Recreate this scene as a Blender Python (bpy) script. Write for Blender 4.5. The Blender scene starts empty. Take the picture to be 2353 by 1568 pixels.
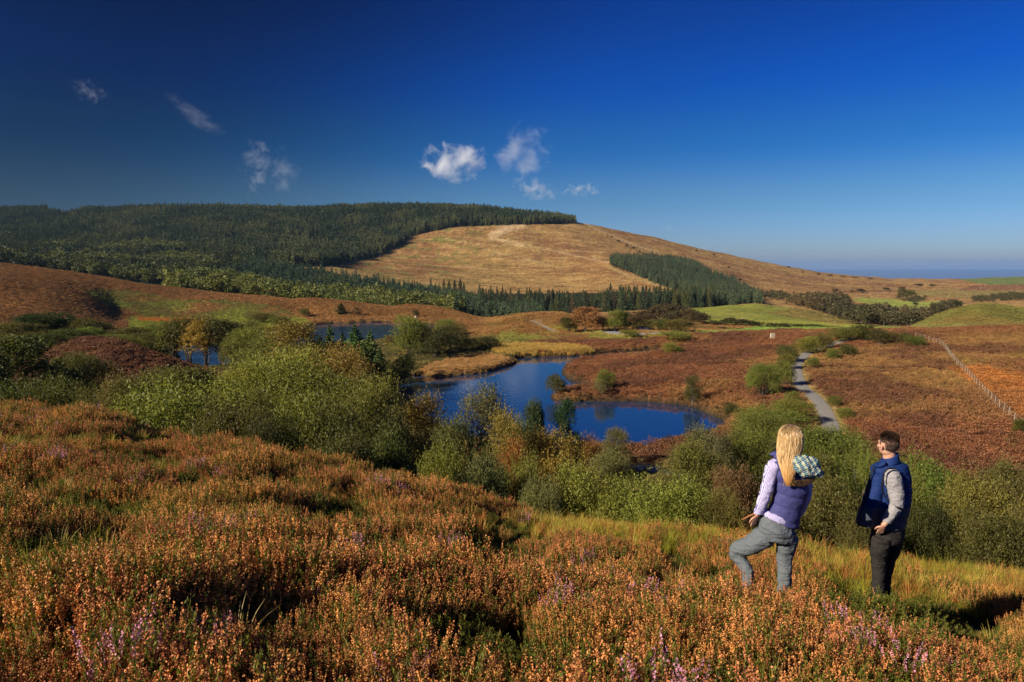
import bpy, math, random
import numpy as np
random.seed(7); RNG = np.random.default_rng(11)
R = math.radians
S = bpy.context.scene
# ------------------------------------------------------------------ camera, world, sun, exposure
W0, H0 = 2353.0, 1568.0
F = W0 * 24.0 / 36.0
HOR = 612.0                                   # horizon row
CAMZ = 20.0                                   # camera height above the ponds
TH = math.atan((H0/2 - HOR) / F)
cam = bpy.data.cameras.new('camera'); co = bpy.data.objects.new('camera', cam); S.collection.objects.link(co)
cam.lens = 24; cam.sensor_width = 36; cam.clip_start = 0.1; cam.clip_end = 200000
co.location = (0, 0, CAMZ); co.rotation_euler = (math.pi/2 - TH, 0, 0); S.camera = co
SUN_EL, SUN_AZ = R(29), R(241)                # azimuth clockwise from +Y: sun on the left, a little behind
sd = bpy.data.lights.new('sun', 'SUN'); so = bpy.data.objects.new('sun', sd); S.collection.objects.link(so)
sd.energy = 5.0; sd.angle = R(0.5); sd.color = (1.0, 0.90, 0.74)
so.rotation_euler = (math.pi/2 - SUN_EL, 0, -SUN_AZ + math.pi)
w = bpy.data.worlds.new('World'); S.world = w; w.use_nodes = True
nt = w.node_tree; N = nt.nodes; Lk = nt.links; bg = N['Background']
sky = N.new('ShaderNodeTexSky'); sky.sky_type = 'NISHITA'; sky.sun_disc = False
sky.sun_elevation = SUN_EL; sky.sun_rotation = SUN_AZ; sky.altitude = 300; sky.air_density = 1.0; sky.dust_density = 0.3; sky.ozone_density = 3.0
hs = N.new('ShaderNodeHueSaturation'); hs.inputs['Saturation'].default_value = 1.22
gm = N.new('ShaderNodeGamma'); gm.inputs['Gamma'].default_value = 1.35
pol = N.new('ShaderNodeVectorMath'); pol.operation = 'DOT_PRODUCT'      # polarised sky: darker towards the upper left
tc = N.new('ShaderNodeTexCoord'); pol.inputs[1].default_value = (-0.75, 0.25, 0.62)
mr = N.new('ShaderNodeMapRange'); mr.inputs['From Min'].default_value = 0.3; mr.inputs['From Max'].default_value = 0.74
mr.inputs['To Min'].default_value = 0.64; mr.inputs['To Max'].default_value = 0.17; mr.interpolation_type = 'SMOOTHSTEP'
mu = N.new('ShaderNodeMix'); mu.data_type = 'RGBA'; mu.blend_type = 'MULTIPLY'; mu.inputs[0].default_value = 1.0
Lk.new(tc.outputs['Generated'], pol.inputs[0]); Lk.new(pol.outputs['Value'], mr.inputs['Value'])
Lk.new(sky.outputs[0], hs.inputs['Color']); Lk.new(hs.outputs[0], gm.inputs['Color'])
Lk.new(gm.outputs[0], mu.inputs[6]); Lk.new(mr.outputs[0], mu.inputs[7])
sx = N.new('ShaderNodeSeparateXYZ'); Lk.new(tc.outputs['Generated'], sx.inputs[0])
rp = N.new('ShaderNodeValToRGB'); rp.color_ramp.interpolation = 'EASE'       # clear autumn air: a deeper, less milky horizon
for i, (p, c) in enumerate(SKYR := [(0.0,(.43,.48,.82)),(.03,(.44,.54,.94)),(.10,(.42,.56,.78)),(.17,(.17,.49,.80)),(.25,(.06,.42,.95)),(.34,(.07,.36,.84)),(1.0,(.12,.40,.85))]):
    e = rp.color_ramp.elements[i] if i < 2 else rp.color_ramp.elements.new(p); e.position = p; e.color = (*c, 1)
Lk.new(sx.outputs['Z'], rp.inputs[0]); m3 = N.new('ShaderNodeMix'); m3.data_type = 'RGBA'; m3.blend_type = 'MULTIPLY'; m3.inputs[0].default_value = 1.0
Lk.new(mu.outputs[2], m3.inputs[6]); Lk.new(rp.outputs[0], m3.inputs[7]); Lk.new(m3.outputs[2], bg.inputs['Color']); bg.inputs['Strength'].default_value = 0.0545
S.view_settings.view_transform = 'Standard'; S.view_settings.look = 'None'; S.view_settings.exposure = 0.50; S.view_settings.gamma = 1.0
S.render.engine = 'CYCLES'; S.cycles.max_bounces = 6; S.cycles.transparent_max_bounces = 6; S.cycles.diffuse_bounces = 3
S.cycles.volume_bounces = 3; S.cycles.use_denoising = True

# ------------------------------------------------------------------ projection helpers (picture rows -> ground points)
cT, sT = math.cos(TH), math.sin(TH)
def ray(px, py):
    x = (np.asarray(px, float) - W0/2) / F; v = (np.asarray(py, float) - H0/2) / F
    fw = cT - v*sT
    return x/fw, -(sT + v*cT)/fw              # u = X/Y, t = Z/Y (Z relative to the camera)
def unray(u, t):
    # inverse: t = -(sT+v cT)/(cT - v sT)
    v = -(sT + t*cT) / (cT - t*sT)
    fw = cT - v*sT
    return u*fw*F + W0/2, v*F + H0/2
def P3(px, py, d):
    u, t = ray(px, py); return np.array((float(u)*d, d, float(t)*d + CAMZ))

# ------------------------------------------------------------------ noise
def _h(ix, iy, s):
    n = (ix*374761393 + iy*668265263 + s*974634777) & 0xffffffff
    n = ((n ^ (n >> 13)) * 1274126177) & 0xffffffff
    return ((n ^ (n >> 16)) & 0xffff) / 65535.0
def vn(x, y, s=0):
    x = np.asarray(x, float); y = np.asarray(y, float)
    ix = np.floor(x).astype(np.int64); iy = np.floor(y).astype(np.int64); fx = x-ix; fy = y-iy
    fx = fx*fx*(3-2*fx); fy = fy*fy*(3-2*fy)
    a = _h(ix, iy, s); b = _h(ix+1, iy, s); c = _h(ix, iy+1, s); d = _h(ix+1, iy+1, s)
    return (a*(1-fx)+b*fx)*(1-fy) + (c*(1-fx)+d*fx)*fy - 0.5
def fbm(x, y, o=4, s=0):
    r = 0; a = 1.0; f = 1.0
    for i in range(o):
        r = r + a*vn(x*f+i*17.3, y*f-i*9.1, s+i); a *= 0.5; f *= 2.03
    return r
def sstep(a, b, x):
    t = np.clip((x-a)/(b-a), 0, 1); return t*t*(3-2*t)
def inpoly(x, y, poly):
    x = np.asarray(x); y = np.asarray(y); r = np.zeros(x.shape, bool); n = len(poly)
    for i in range(n):
        x1, y1 = poly[i]; x2, y2 = poly[(i+1) % n]
        if y1 == y2: continue
        c = ((y1 > y) != (y2 > y)) & (x < (x2-x1)*(y-y1)/(y2-y1) + x1)
        r ^= c
    return r
def sdf(x, y, poly):                          # signed distance, negative inside
    d = np.full(x.shape, 1e9); n = len(poly)
    for i in range(n):
        x1, y1 = poly[i]; x2, y2 = poly[(i+1) % n]; ex, ey = x2-x1, y2-y1
        k = np.clip(((x-x1)*ex + (y-y1)*ey)/(ex*ex+ey*ey+1e-9), 0, 1)
        d = np.minimum(d, np.hypot(x-x1-k*ex, y-y1-k*ey))
    return np.where(inpoly(x, y, poly), -d, d)
def smooth_poly(poly, it=2):
    p = [np.array(q, float) for q in poly]
    for _ in range(it):
        q = []
        for i in range(len(p)):
            a, b = p[i], p[(i+1) % len(p)]; q += [a*.75+b*.25, a*.25+b*.75]
        p = q
    return [tuple(a) for a in p]

# ------------------------------------------------------------------ terrain: rings of control points
# each ring: (px, d, row) = seen row, or (px, d, None, z) = height relative to the camera
RINGS = [
 [(0,.5,None,-1.5),(1176,.5,None,-1.62),(2353,.5,None,-1.7)],
 [(0,2.2,None,-1.68),(1176,2.2,None,-1.85),(2353,2.2,None,-2.0)],
 [(0,4,None,-1.98),(1176,4,None,-2.42),(2353,4,None,-2.7)],
 [(0,7,None,-2.5),(600,7,None,-2.85),(1200,7,None,-3.35),(1760,7,None,-3.75),(2353,7,None,-4.15)],
 [(-300,15,880,-.35),(0,15,915,-.35),(200,15,940,-.35),(300,14.5,975,-.35),(500,14,1003,-.35),(700,13.5,1038,-.35),(830,13,1078,-.35),(950,13,1098,-.35),(1050,12.5,1110,-.35),(1130,12,1140,-.35),(1250,12,1168,-.35),(1450,12,1188,-.35),(1600,12,1198,-.35),(1700,12,1212,-.35),(1850,12,1238,-.35),(2000,12,1262,-.35),(2150,12,1278,-.35),(2353,12,1298,-.35),(2600,12,1330,-.35)],
 [(0,20,None,-7.0),(600,19,None,-8.0),(1176,18.5,None,-8.8),(1700,18,None,-9.8),(2353,18,None,-10.8)],
 [(0,32,None,-13),(600,32,None,-14.5),(1176,32,None,-15.5),(2353,32,None,-16)],
 [(0,50,None,-15),(300,50,None,-16),(600,50,None,-17.3),(1176,50,None,-17.8),(1900,50,None,-17.8),(2353,50,None,-17.3)],
 [(0,75,None,-14.5),(300,75,None,-16),(600,75,None,-18.5),(1176,75,None,-19.3),(1500,75,None,-19.2),(1700,75,None,-18.6),(1900,75,None,-18),(2353,75,None,-16.4)],
 [(-200,108,830),(0,108,818),(130,108,790),(200,108,778),(260,108,783),(330,108,808),(400,108,834),(480,108,872),(540,108,None,-18.8),(700,108,None,-19),(1176,108,None,-19.2),(1400,108,None,-18.7),(1600,108,None,-18.0),(1900,108,None,-17.4),(2353,108,None,-15.3)],
 [(-200,140,None,-14),(0,138,None,-15),(200,138,None,-18),(400,138,None,-19.3),(1000,138,None,-19.2),(1300,138,None,-19.2),(1550,138,None,-18.1),(1900,138,None,-17.2),(2353,130,None,-14.5)],
 [(0,178,None,-16),(300,178,None,-19),(1000,178,None,-19.3),(1300,178,None,-19.2),(1570,172,776),(1700,170,772),(1900,165,767),(2100,160,762),(2200,157,762),(2353,150,755),(2600,150,748)],
 [(-300,230,600),(0,230,640),(120,230,668),(200,230,702),(260,235,733),(400,248,740),(700,250,737),(1000,250,737),(1130,250,735),(1200,250,722),(1290,250,719),(1340,250,735),(1450,255,742),(1600,255,None,-23),(1750,250,None,-24),(2090,245,None,-23.5),(2353,240,None,-22)],
 [(-300,330,575),(0,330,605),(100,330,616),(200,330,632),(330,330,652),(420,330,663),(500,330,672),(600,325,682),(670,320,691),(720,305,685),(790,300,692),(860,300,700),(900,300,706),(950,300,702),(1000,298,706),(1060,294,722),(1110,290,735),(1200,300,None,-24.5),(1600,330,None,-26),(1900,330,744),(1990,320,751),(2090,310,752),(2150,305,724),(2200,300,708),(2260,300,697),(2310,300,700),(2353,300,709),(2500,300,745)],
 [(0,400,None,-12),(330,400,None,-22),(690,400,None,-29),(1110,400,None,-32),(1600,400,None,-29),(1900,400,None,-31),(2100,400,None,-35),(2353,400,None,-33)],
 [(-300,530,590),(0,530,602),(330,530,640),(690,530,684),(1110,530,714),(1300,530,720),(1640,530,703),(1740,530,698),(1850,530,711),(1950,530,730),(2100,530,738),(2353,530,712)],
 [(-300,700,575),(0,700,582),(330,700,608),(640,700,612),(760,700,618),(900,700,648),(1100,700,668),(1300,700,675),(1500,700,668),(1640,700,668),(1740,700,683),(1900,700,692),(2000,700,698),(2100,700,705),(2353,700,692)],
 [(-300,950,540),(0,950,545),(330,950,560),(640,950,575),(900,950,600),(1100,950,612),(1300,950,612),(1400,950,603),(1600,950,620),(1740,950,652),(1900,950,668),(2100,950,682),(2353,950,672)],
 [(-300,1150,508),(0,1150,515),(500,1150,515),(910,1150,540),(1040,1150,538),(1176,1150,540),(1320,1150,552),(1500,1150,585),(1740,1150,628),(1900,1150,652),(2100,1200,662),(2353,1200,656)],
 [(-300,1400,490),(0,1400,489),(120,1400,486),(230,1400,493),(500,1400,487),(650,1400,492),(840,1400,485),(1000,1400,485),(1150,1400,494),(1260,1400,505),(1320,1400,512),(1500,1450,546),(1740,1550,600),(1800,1600,612),(1900,1650,629),(2050,1800,641),(2200,1900,641),(2353,1900,637),(2600,1900,632)],
 [(0,2300,None,60),(1176,2300,None,50),(1740,2400,None,-60),(2353,2600,None,-100)],
 [(0,8000,None,-300),(2353,8000,None,-300)],
]
NU, NV = 860, 950
UC = np.linspace(-1.0, 1.0, NU)
us = 0.86*UC + 0.9*UC**5                      # columns, denser in the middle
vs = np.linspace(math.log(0.5), math.log(8000), NV)
KD = []; KZ = []
for ring in RINGS:
    uu=[]; dd=[]; zz=[]
    for p in ring:
        px, d, row = p[:3]
        if row is None: u = (px-W0/2)/F*1.0; z = p[3]
        else:
            u, t = ray(px, row); z = float(t)*d + (p[3] if len(p) > 3 else 0)
        uu.append(float(u)); dd.append(d); zz.append(z)
    # smooth interpolation across the columns
    ud = np.interp(us, uu, dd); uz = np.interp(us, uu, zz)
    k = 5; ker = np.hanning(2*k+3)[1:-1]; ker /= ker.sum()
    sm = lambda a: np.convolve(np.pad(a, k, mode='edge'), ker, 'valid')
    KD.append(sm(ud)); KZ.append(sm(uz))
KV = np.log(np.array(KD)); KZ = np.array(KZ)          # K x NU
def pchip_cols(X, Y, xq):
    K = X.shape[0]; h = np.diff(X, axis=0); dl = np.diff(Y, axis=0)/h; m = np.zeros_like(Y)
    m[0] = dl[0]; m[-1] = dl[-1]
    for i in range(1, K-1):
        s = dl[i-1]*dl[i] > 0; w1 = 2*h[i]+h[i-1]; w2 = h[i]+2*h[i-1]
        with np.errstate(divide='ignore', invalid='ignore'):
            mm = (w1+w2)/(w1/dl[i-1]+w2/dl[i])
        m[i] = np.where(s, mm, 0)
    out = np.empty((len(xq), X.shape[1]))
    for c in range(X.shape[1]):
        xc = X[:, c]; j = np.clip(np.searchsorted(xc, xq)-1, 0, K-2)
        hh = xc[j+1]-xc[j]; t = (xq-xc[j])/hh
        t = np.clip(t, 0, 1)
        out[:, c] = (2*t**3-3*t**2+1)*Y[j, c] + (t**3-2*t**2+t)*hh*m[j, c] + (-2*t**3+3*t**2)*Y[j+1, c] + (t**3-t**2)*hh*m[j+1, c]
    return out
ZG = pchip_cols(KV, KZ, vs)                   # NV x NU, relative to the camera
DG = np.exp(vs)[:, None]*np.ones(NU); XG = us[None, :]*DG
# relief
amp = np.interp(np.log(DG), np.log([1,10,20,60,120,250,500,1000,2000]), [.03,.07,.14,.35,.35,.8,1.6,3,4])
wl = np.interp(np.log(DG), np.log([1,10,20,60,120,250,500,1000,2000]), [.9,1.6,4,7,9,18,40,70,90])
NZ = 0
for sc_, lo, hi in ((1.2,0,15),(5,12,70),(9,50,200),(22,150,500),(60,400,9000)):
    wgt = sstep(lo*.8, lo+1e-3 if lo == 0 else lo*1.3, DG) * (1-sstep(hi*.8, hi*1.3, DG))
    NZ = NZ + wgt*fbm(XG/sc_, DG/sc_, 4, int(sc_*3))
ZG = ZG + amp*NZ
ZG += .31*np.exp(-((XG-3.55)/.75)**2 - ((DG-6.3)/.38)**2)      # hummock in front of the second walker
ZG += CAMZ
MAIN = [(1180,824),(1240,820),(1300,819),(1360,818),(1400,812),(1450,808),(1500,805),(1545,807),(1560,812),(1520,817),(1460,819),(1395,824),(1335,831),(1308,838),(1293,851),(1294,862),(1308,873),(1340,883),(1370,889),(1371,896),(1330,896),(1297,899),(1271,908),(1272,918),(1308,926),(1343,923),(1417,922),(1472,922),(1516,926),(1554,930),(1581,933),(1609,941),(1636,955),(1663,968),(1661,985),(1636,999),(1595,1012),(1548,1016),(1499,1029),(1472,1034),(1439,1037),(1390,1031),(1340,1040),(1250,1045),(1150,1035),(1050,1005),(980,965),(930,930),(905,900),(929,869),(937,860),(982,866),(1024,866),(1114,858),(1167,842),(1190,833)]
POND2 = [(729,746),(760,743),(797,743),(850,740),(874,740),(942,743),(995,746),(1011,751),(1003,763),(960,775),(900,783),(871,786),(800,792),(700,803),(600,838),(540,850),(440,850),(415,830),(400,805),(440,783),(560,770),(650,757)]
def toplane(poly):
    r = []
    for px, py in poly:
        u, t = ray(px, py); d = CAMZ/-float(t); r.append((float(u)*d, d))
    return r
LK1 = smooth_poly(toplane(MAIN), 1); LK2 = smooth_poly(toplane(POND2), 1)
lm = (DG > 55) & (DG < 275) & (np.abs(XG) < 130)
xs_, ys_ = XG[lm], DG[lm]
wob = fbm(xs_/2.2, ys_/2.2, 3, 5)*0.9
SD = np.minimum(sdf(xs_, ys_, LK1), sdf(xs_, ys_, LK2)) + wob*.6
zb = ZG[lm]
bank = 0.35 + 0.5*sstep(0, 1.2, SD) + vn(xs_/1.5, ys_/1.5, 3)*.35
f = sstep(0.5, 9, SD); near_ = 1 - sstep(9, 22, SD)
zo = bank*(1-f) + np.maximum(zb, 0.55*near_ - 20*(1-near_))*f
zi = -np.minimum(1.4, .1 - SD*0.35)
ZG[lm] = np.where(SD < 0, zi, zo)
SDG = np.full(ZG.shape, 99.0); SDG[lm] = SD
# gravel path levelled into the slope
def gz(X, Y):
    X = np.asarray(X, float); Y = np.asarray(Y, float); u = X/Y
    ci = np.interp(u, us, np.arange(NU)); ri = (np.log(np.clip(Y, .51, 7900))-vs[0])/(vs[1]-vs[0])
    c = np.clip(ci.astype(int), 0, NU-2); r = np.clip(ri.astype(int), 0, NV-2); fc = ci-c; fr = ri-r
    return (ZG[r, c]*(1-fc)+ZG[r, c+1]*fc)*(1-fr) + (ZG[r+1, c]*(1-fc)+ZG[r+1, c+1]*fc)*fr
def hit(px, py, dmin=16, dmax=4000):          # where the line of sight through a pixel meets the ground
    u, t = ray(px, py); u = float(u); t = float(t)
    d = np.exp(np.linspace(math.log(dmin), math.log(dmax), 4000)); z = gz(u*d, d) - CAMZ
    ok = np.where(z >= t*d)[0]
    dd = d[ok[0]] if len(ok) else dmax
    return np.array((u*dd, dd, float(gz(u*dd, dd))))

# ------------------------------------------------------------------ mesh + material helpers
def mk_mesh(name, V, quads=None, tris=None, smooth=False, mats=(), midx=None):
    me = bpy.data.meshes.new(name); V = np.asarray(V, np.float32).reshape(-1, 3)
    q = np.zeros((0, 4), int) if quads is None else np.asarray(quads, int).reshape(-1, 4)
    t = np.zeros((0, 3), int) if tris is None else np.asarray(tris, int).reshape(-1, 3)
    me.vertices.add(len(V)); me.vertices.foreach_set('co', V.ravel())
    me.loops.add(q.size + t.size); me.loops.foreach_set('vertex_index', np.concatenate([q.ravel(), t.ravel()]).astype(np.int32))
    n = len(q)+len(t); me.polygons.add(n)
    ls = np.concatenate([np.arange(len(q))*4, q.size + np.arange(len(t))*3]).astype(np.int32)
    me.polygons.foreach_set('loop_start', ls)
    me.polygons.foreach_set('use_smooth', np.full(n, smooth))
    for m in mats: me.materials.append(m)
    if midx is not None: me.polygons.foreach_set('material_index', np.asarray(midx, np.int32))
    me.update(calc_edges=True); me.validate()
    return me
def link(name, me, parent=None, loc=None, **kw):
    o = bpy.data.objects.new(name, me); S.collection.objects.link(o)
    if parent: o.parent = parent
    if loc is not None: o.location = loc
    for k, v in kw.items():
        if v is not None: o[k] = v
    return o
def vattr(me, name, a, typ='FLOAT_COLOR', dom='POINT'):
    at = me.attributes.new(name, typ, dom)
    if typ == 'FLOAT_COLOR':
        a = np.concatenate([a, np.ones((len(a), 1))], 1) if a.shape[1] == 3 else a
        at.data.foreach_set('color', a.astype(np.float32).ravel())
    elif typ == 'FLOAT_VECTOR': at.data.foreach_set('vector', a.astype(np.float32).ravel())
    else: at.data.foreach_set('value', a.astype(np.float32 if typ == 'FLOAT' else np.int32))
class M_:
    def __init__(s, name, rough=.8, spec=.25):
        s.m = bpy.data.materials.new(name); s.m.use_nodes = True; s.t = s.m.node_tree; s.n = s.t.nodes; s.l = s.t.links
        s.b = s.n['Principled BSDF']; s.b.inputs['Roughness'].default_value = rough; s.b.inputs['Specular IOR Level'].default_value = spec
    def add(s, typ, **kw):
        x = s.n.new(typ)
        for k, v in kw.items():
            if k.startswith('i_'): x.inputs[k[2:].replace('_', ' ')].default_value = v
            else: setattr(x, k, v)
        return x
    def mix(s, fac, a, b, bt='MIX'):
        x = s.add('ShaderNodeMix', data_type='RGBA', blend_type=bt)
        for i, v in ((0, fac), (6, a), (7, b)):
            if hasattr(v, 'node'): s.l.new(v, x.inputs[i])
            elif i == 0: x.inputs[0].default_value = v
            else: x.inputs[i].default_value = (*v[:3], 1)
        return x.outputs[2]
    def noise(s, scale, detail=4, rough=.6, coord='Object', vec=None):
        if vec is None: c = s.add('ShaderNodeTexCoord'); vec = c.outputs[coord]
        x = s.add('ShaderNodeTexNoise'); x.inputs['Scale'].default_value = scale; x.inputs['Detail'].default_value = detail; x.inputs['Roughness'].default_value = rough
        s.l.new(vec, x.inputs['Vector']); return x.outputs['Fac']
    def ramp(s, f, lo, hi, a=0.0, b=1.0):
        x = s.add('ShaderNodeMapRange'); x.inputs['From Min'].default_value = lo; x.inputs['From Max'].default_value = hi
        x.inputs['To Min'].default_value = a; x.inputs['To Max'].default_value = b; s.l.new(f, x.inputs['Value']); return x.outputs[0]
    def math(s, op, a, b):
        x = s.add('ShaderNodeMath', operation=op)
        for i, v in ((0, a), (1, b)):
            if hasattr(v, 'node'): s.l.new(v, x.inputs[i])
            else: x.inputs[i].default_value = v
        return x.outputs[0]
    def bump(s, h, strength=.5, dist=.1):
        x = s.add('ShaderNodeBump'); x.inputs['Strength'].default_value = strength; x.inputs['Distance'].default_value = dist
        s.l.new(h, x.inputs['Height']); s.l.new(x.outputs[0], s.b.inputs['Normal'])
    def base(s, c):
        if hasattr(c, 'node'): s.l.new(c, s.b.inputs['Base Color'])
        else: s.b.inputs['Base Color'].default_value = (*c[:3], 1)
    def attr(s, name, typ='GEOMETRY'):
        x = s.add('ShaderNodeAttribute', attribute_name=name, attribute_type=typ); return x
def plain(name, col, rough=.7, spec=.3, var=.25, scale=20, bump=0, metal=0):
    m = M_(name, rough, spec); n = m.noise(scale); a = np.array(col)
    m.base(m.mix(n, tuple(a*(1-var)), tuple(np.minimum(a*(1+var), 1))))
    m.b.inputs['Metallic'].default_value = metal
    if bump: m.bump(n, .5, bump)
    return m.m
def leaf_mat(name, c1, c2, trans=.35, inst=None, rough=.55):
    """leaf colour varies from leaf to leaf (face attribute 'tone'), and from plant to plant (object colour / instance tint)."""
    m = M_(name, rough, .3); a = m.attr('tone')
    col = m.mix(a.outputs['Fac'], c1, c2)
    if inst: t = m.attr('icol', 'INSTANCER').outputs['Color']
    else: t = m.add('ShaderNodeObjectInfo').outputs['Color']
    col = m.mix(1.0, col, t, 'MULTIPLY'); m.base(col)
    tr = m.add('ShaderNodeBsdfTranslucent'); m.l.new(m.mix(1.0, col, (1.25, 1.3, .7), 'MULTIPLY'), tr.inputs['Color'])
    mx = m.add('ShaderNodeMixShader'); mx.inputs[0].default_value = trans
    m.l.new(m.b.outputs[0], mx.inputs[1]); m.l.new(tr.outputs[0], mx.inputs[2]); m.l.new(mx.outputs[0], m.n['Material Output'].inputs[0])
    return m.m

# ------------------------------------------------------------------ ground sheet
PXG, PYG = unray(np.broadcast_to(us, DG.shape), (ZG-CAMZ)/DG)
def zone_colour(px, py, d, X):
    n1 = fbm(X/14, d/14, 4, 31); n2 = fbm(X/60, d/60, 4, 41); n3 = fbm(X/3.0, d/3.0, 3, 51); nb = fbm(X/200, d/200, 3, 61)
    def C(*c): return np.array(c)
    out = np.zeros(d.shape+(3,)); out[:] = C(.045,.035,.015)
    def put(mask, col, a=1.0):
        m = (np.clip(mask, 0, 1)*a)[..., None]
        out[:] = out*(1-m) + (col if isinstance(col, np.ndarray) and col.ndim > 1 else C(*col))*m
    left = sstep(1000, 500, px)
    put(sstep(15, 20, d), (.10,.085,.03)); put(sstep(15, 20, d)*sstep(-.1, .25, n1), (.20,.15,.05))
    # moor and lake surroundings
    m0 = np.where(px > 1850, 40, 60); moor = sstep(0, 6, d-m0)*sstep(192, 180, d)
    put(moor, (.215,.085,.036)); put(moor*sstep(-.05,.3,n1), (.26,.13,.045)); put(moor*sstep(.1,.4,n2), (.28,.16,.05), .6)
    put(moor*sstep(.05,.3,fbm(X/9, d/9, 4, 55)), (.13,.052,.028), .75)
    put(moor*sstep(1240, 1180, px), (.12,.10,.03)); put(moor*sstep(1240,1180,px)*sstep(0,.3,n3), (.24,.18,.05))
    kn = sstep(75, 85, d)*sstep(128, 118, d)*sstep(520, 480, px); put(kn, (.17,.068,.03)); put(kn*sstep(.1,.35,n1), (.2,.11,.04))
    sp_ = inpoly(px, py, [(935,866),(985,838),(1050,820),(1112,812),(1165,820),(1195,832),(1165,845),(1112,860),(1024,868),(980,868)]) & (d > 90) & (d < 190); put(sp_, (.38,.22,.085))
    og = inpoly(px, py, [(2180,850),(2260,845),(2400,870),(2400,1000),(2330,950),(2260,900)]) & (d > 60) & (d < 200)
    put(og*sstep(-.5, .1, n1), (.40,.15,.035), .85)
    yb = inpoly(px, py, [(2180,815),(2400,800),(2400,830),(2200,840)]) & (d > 60) & (d < 200); put(yb*sstep(-.2,.2,n1), (.24,.15,.035), .8)
    # far shore: golden grass
    mid = sstep(180, 192, d)*sstep(330, 300, d)
    put(mid, (.34,.19,.06)); put(mid*sstep(-.1,.3,n1), (.22,.14,.04)); put(mid*sstep(.1,.4,n2)*sstep(900,1200,px), (.24,.26,.05), .8)
    put(mid*(1-left)*sstep(.0,.25,n3)*sstep(1150,1250,px), (.24,.10,.04), .7)
    hill = sstep(180, 195, d)*sstep(352, 345, d)*sstep(1130, 1080, px)
    put(hill, (.30,.15,.05)); put(hill*sstep(-.1,.3,n1), (.24,.115,.035)); put(hill*sstep(600, 380, px), (.21,.095,.03), .8)
    bowl = inpoly(px, py, [(180,665),(300,668),(420,690),(520,690),(640,705),(690,728),(700,745),(240,745),(330,722),(250,705)]) & (d > 235) & (d < 345)
    put(bowl*sstep(-.5, .0, n1), (.145,.145,.028), .9); put(bowl*sstep(.0,.25,n3), (.17,.12,.028), .55); put(bowl*sstep(.05,.3,n1), (.19,.20,.03), .7)
    flat = inpoly(px, py, [(300,728),(420,730),(700,732),(730,750),(420,758),(290,760)]) & (d > 180) & (d < 300)
    put(flat, (.23,.25,.03), .9); fo = inpoly(px, py, [(310,730),(500,735),(505,742),(400,742),(320,738)]) & (d > 180) & (d < 300); put(fo, (.46,.16,.03), .9)
    brk = inpoly(px, py, [(1125,770),(1160,733),(1235,722),(1345,725),(1380,750),(1240,770)]) & (d > 180) & (d < 290); put(brk*sstep(-.3,.1,n3), (.25,.12,.035), .9)
    grn = inpoly(px, py, [(1150,755),(1300,742),(1500,748),(1560,770),(1300,795),(1140,790)]) & (d > 170) & (d < 260); put(grn*sstep(-.05,.2,n1), (.28,.27,.05), .75)
    strip = inpoly(px, py, [(1740,752),(1900,752),(2090,755),(2090,766),(1900,770),(1600,772),(1680,760)]) & (d > 180) & (d < 300); put(strip, (.20,.28,.05)); 
    put(inpoly(px, py, [(1580,764),(1900,762),(1980,765),(1700,771)]) & (d > 180) & (d < 300), (.12,.30,.03), .8)
    hump = inpoly(px, py, [(2060,768),(2100,742),(2160,715),(2260,690),(2420,700),(2420,770)]) & (d > 190) & (d < 345)
    put(hump, (.21,.15,.038)); put(hump*sstep(-.1,.3,n2), (.17,.155,.035)); put(hump*sstep(735,755,py), (.24,.23,.07), .7)
    # beyond
    far = sstep(345, 352, d)
    n4 = fbm(X/26, d/9, 4, 77); put(far, (.365,.20,.076)); put(far*sstep(-.05,.25,n2), (.29,.15,.06)); put(far*sstep(.0,.3,nb), (.40,.245,.09), .8); put(far*sstep(.05,.3,n4), (.24,.125,.055), .7); put(far*sstep(.1,.35,-n4), (.46,.31,.13), .6)
    put(far*sstep(1800, 1500, d)*sstep(.05,.3,n1)*sstep(1250, 1000, px), (.20,.19,.05), .8)
    fld = inpoly(px, py, [(1585,708),(1660,702),(1740,699),(1860,712),(1960,738),(2010,752),(1840,752),(1700,748),(1620,740)]) & (d > 285) & (d < 620)
    put(fld, (.24,.25,.045)); put(fld*sstep(-.05,.25,n2), (.30,.29,.06), .7); put(fld*inpoly(px, py, [(1840,705),(1990,745),(1930,748),(1760,720)]), (.25,.16,.05), .7)
    f2 = inpoly(px, py, [(1955,690),(1975,684),(2050,688),(2100,694),(2180,692),(2190,706),(2100,714),(2010,702)]) & (d > 400) & (d < 1200); put(f2, (.31,.34,.07), .95)
    f3 = inpoly(px, py, [(2195,640),(2300,636),(2480,628),(2480,652),(2290,658),(2240,650)]) & (d > 900); put(f3, (.16,.20,.06), .95)
    put(inpoly(px, py, [(2060,668),(2480,660),(2480,682),(2300,690),(2100,680)]) & (d > 500), (.26,.21,.07), .7)
    put(inpoly(px, py, [(2240,655),(2480,652),(2480,668),(2200,668)]) & (d > 700), (.24,.11,.06), .8)
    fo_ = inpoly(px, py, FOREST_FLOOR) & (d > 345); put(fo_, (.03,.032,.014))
    # pale bare tracks up the cleared hill and rows of brash
    def line(pts, wpx, col, a):
        dist = np.full(d.shape, 1e9)
        for (x1, y1), (x2, y2) in zip(pts[:-1], pts[1:]):
            ex, ey = x2-x1, y2-y1; k = np.clip(((px-x1)*ex+(py-y1)*ey)/(ex*ex+ey*ey), 0, 1)
            dist = np.minimum(dist, np.hypot(px-x1-k*ex, py-y1-k*ey))
        put((d > 500)*sstep(wpx*1.3, wpx*.5, dist+n3*wpx*1.2), col, a)
    line([(1128,545),(1150,532),(1185,520),(1200,515)], 9, (.60,.42,.24), .9)
    line([(1128,545),(1165,557),(1200,565)], 4, (.58,.40,.22), .85)
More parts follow.
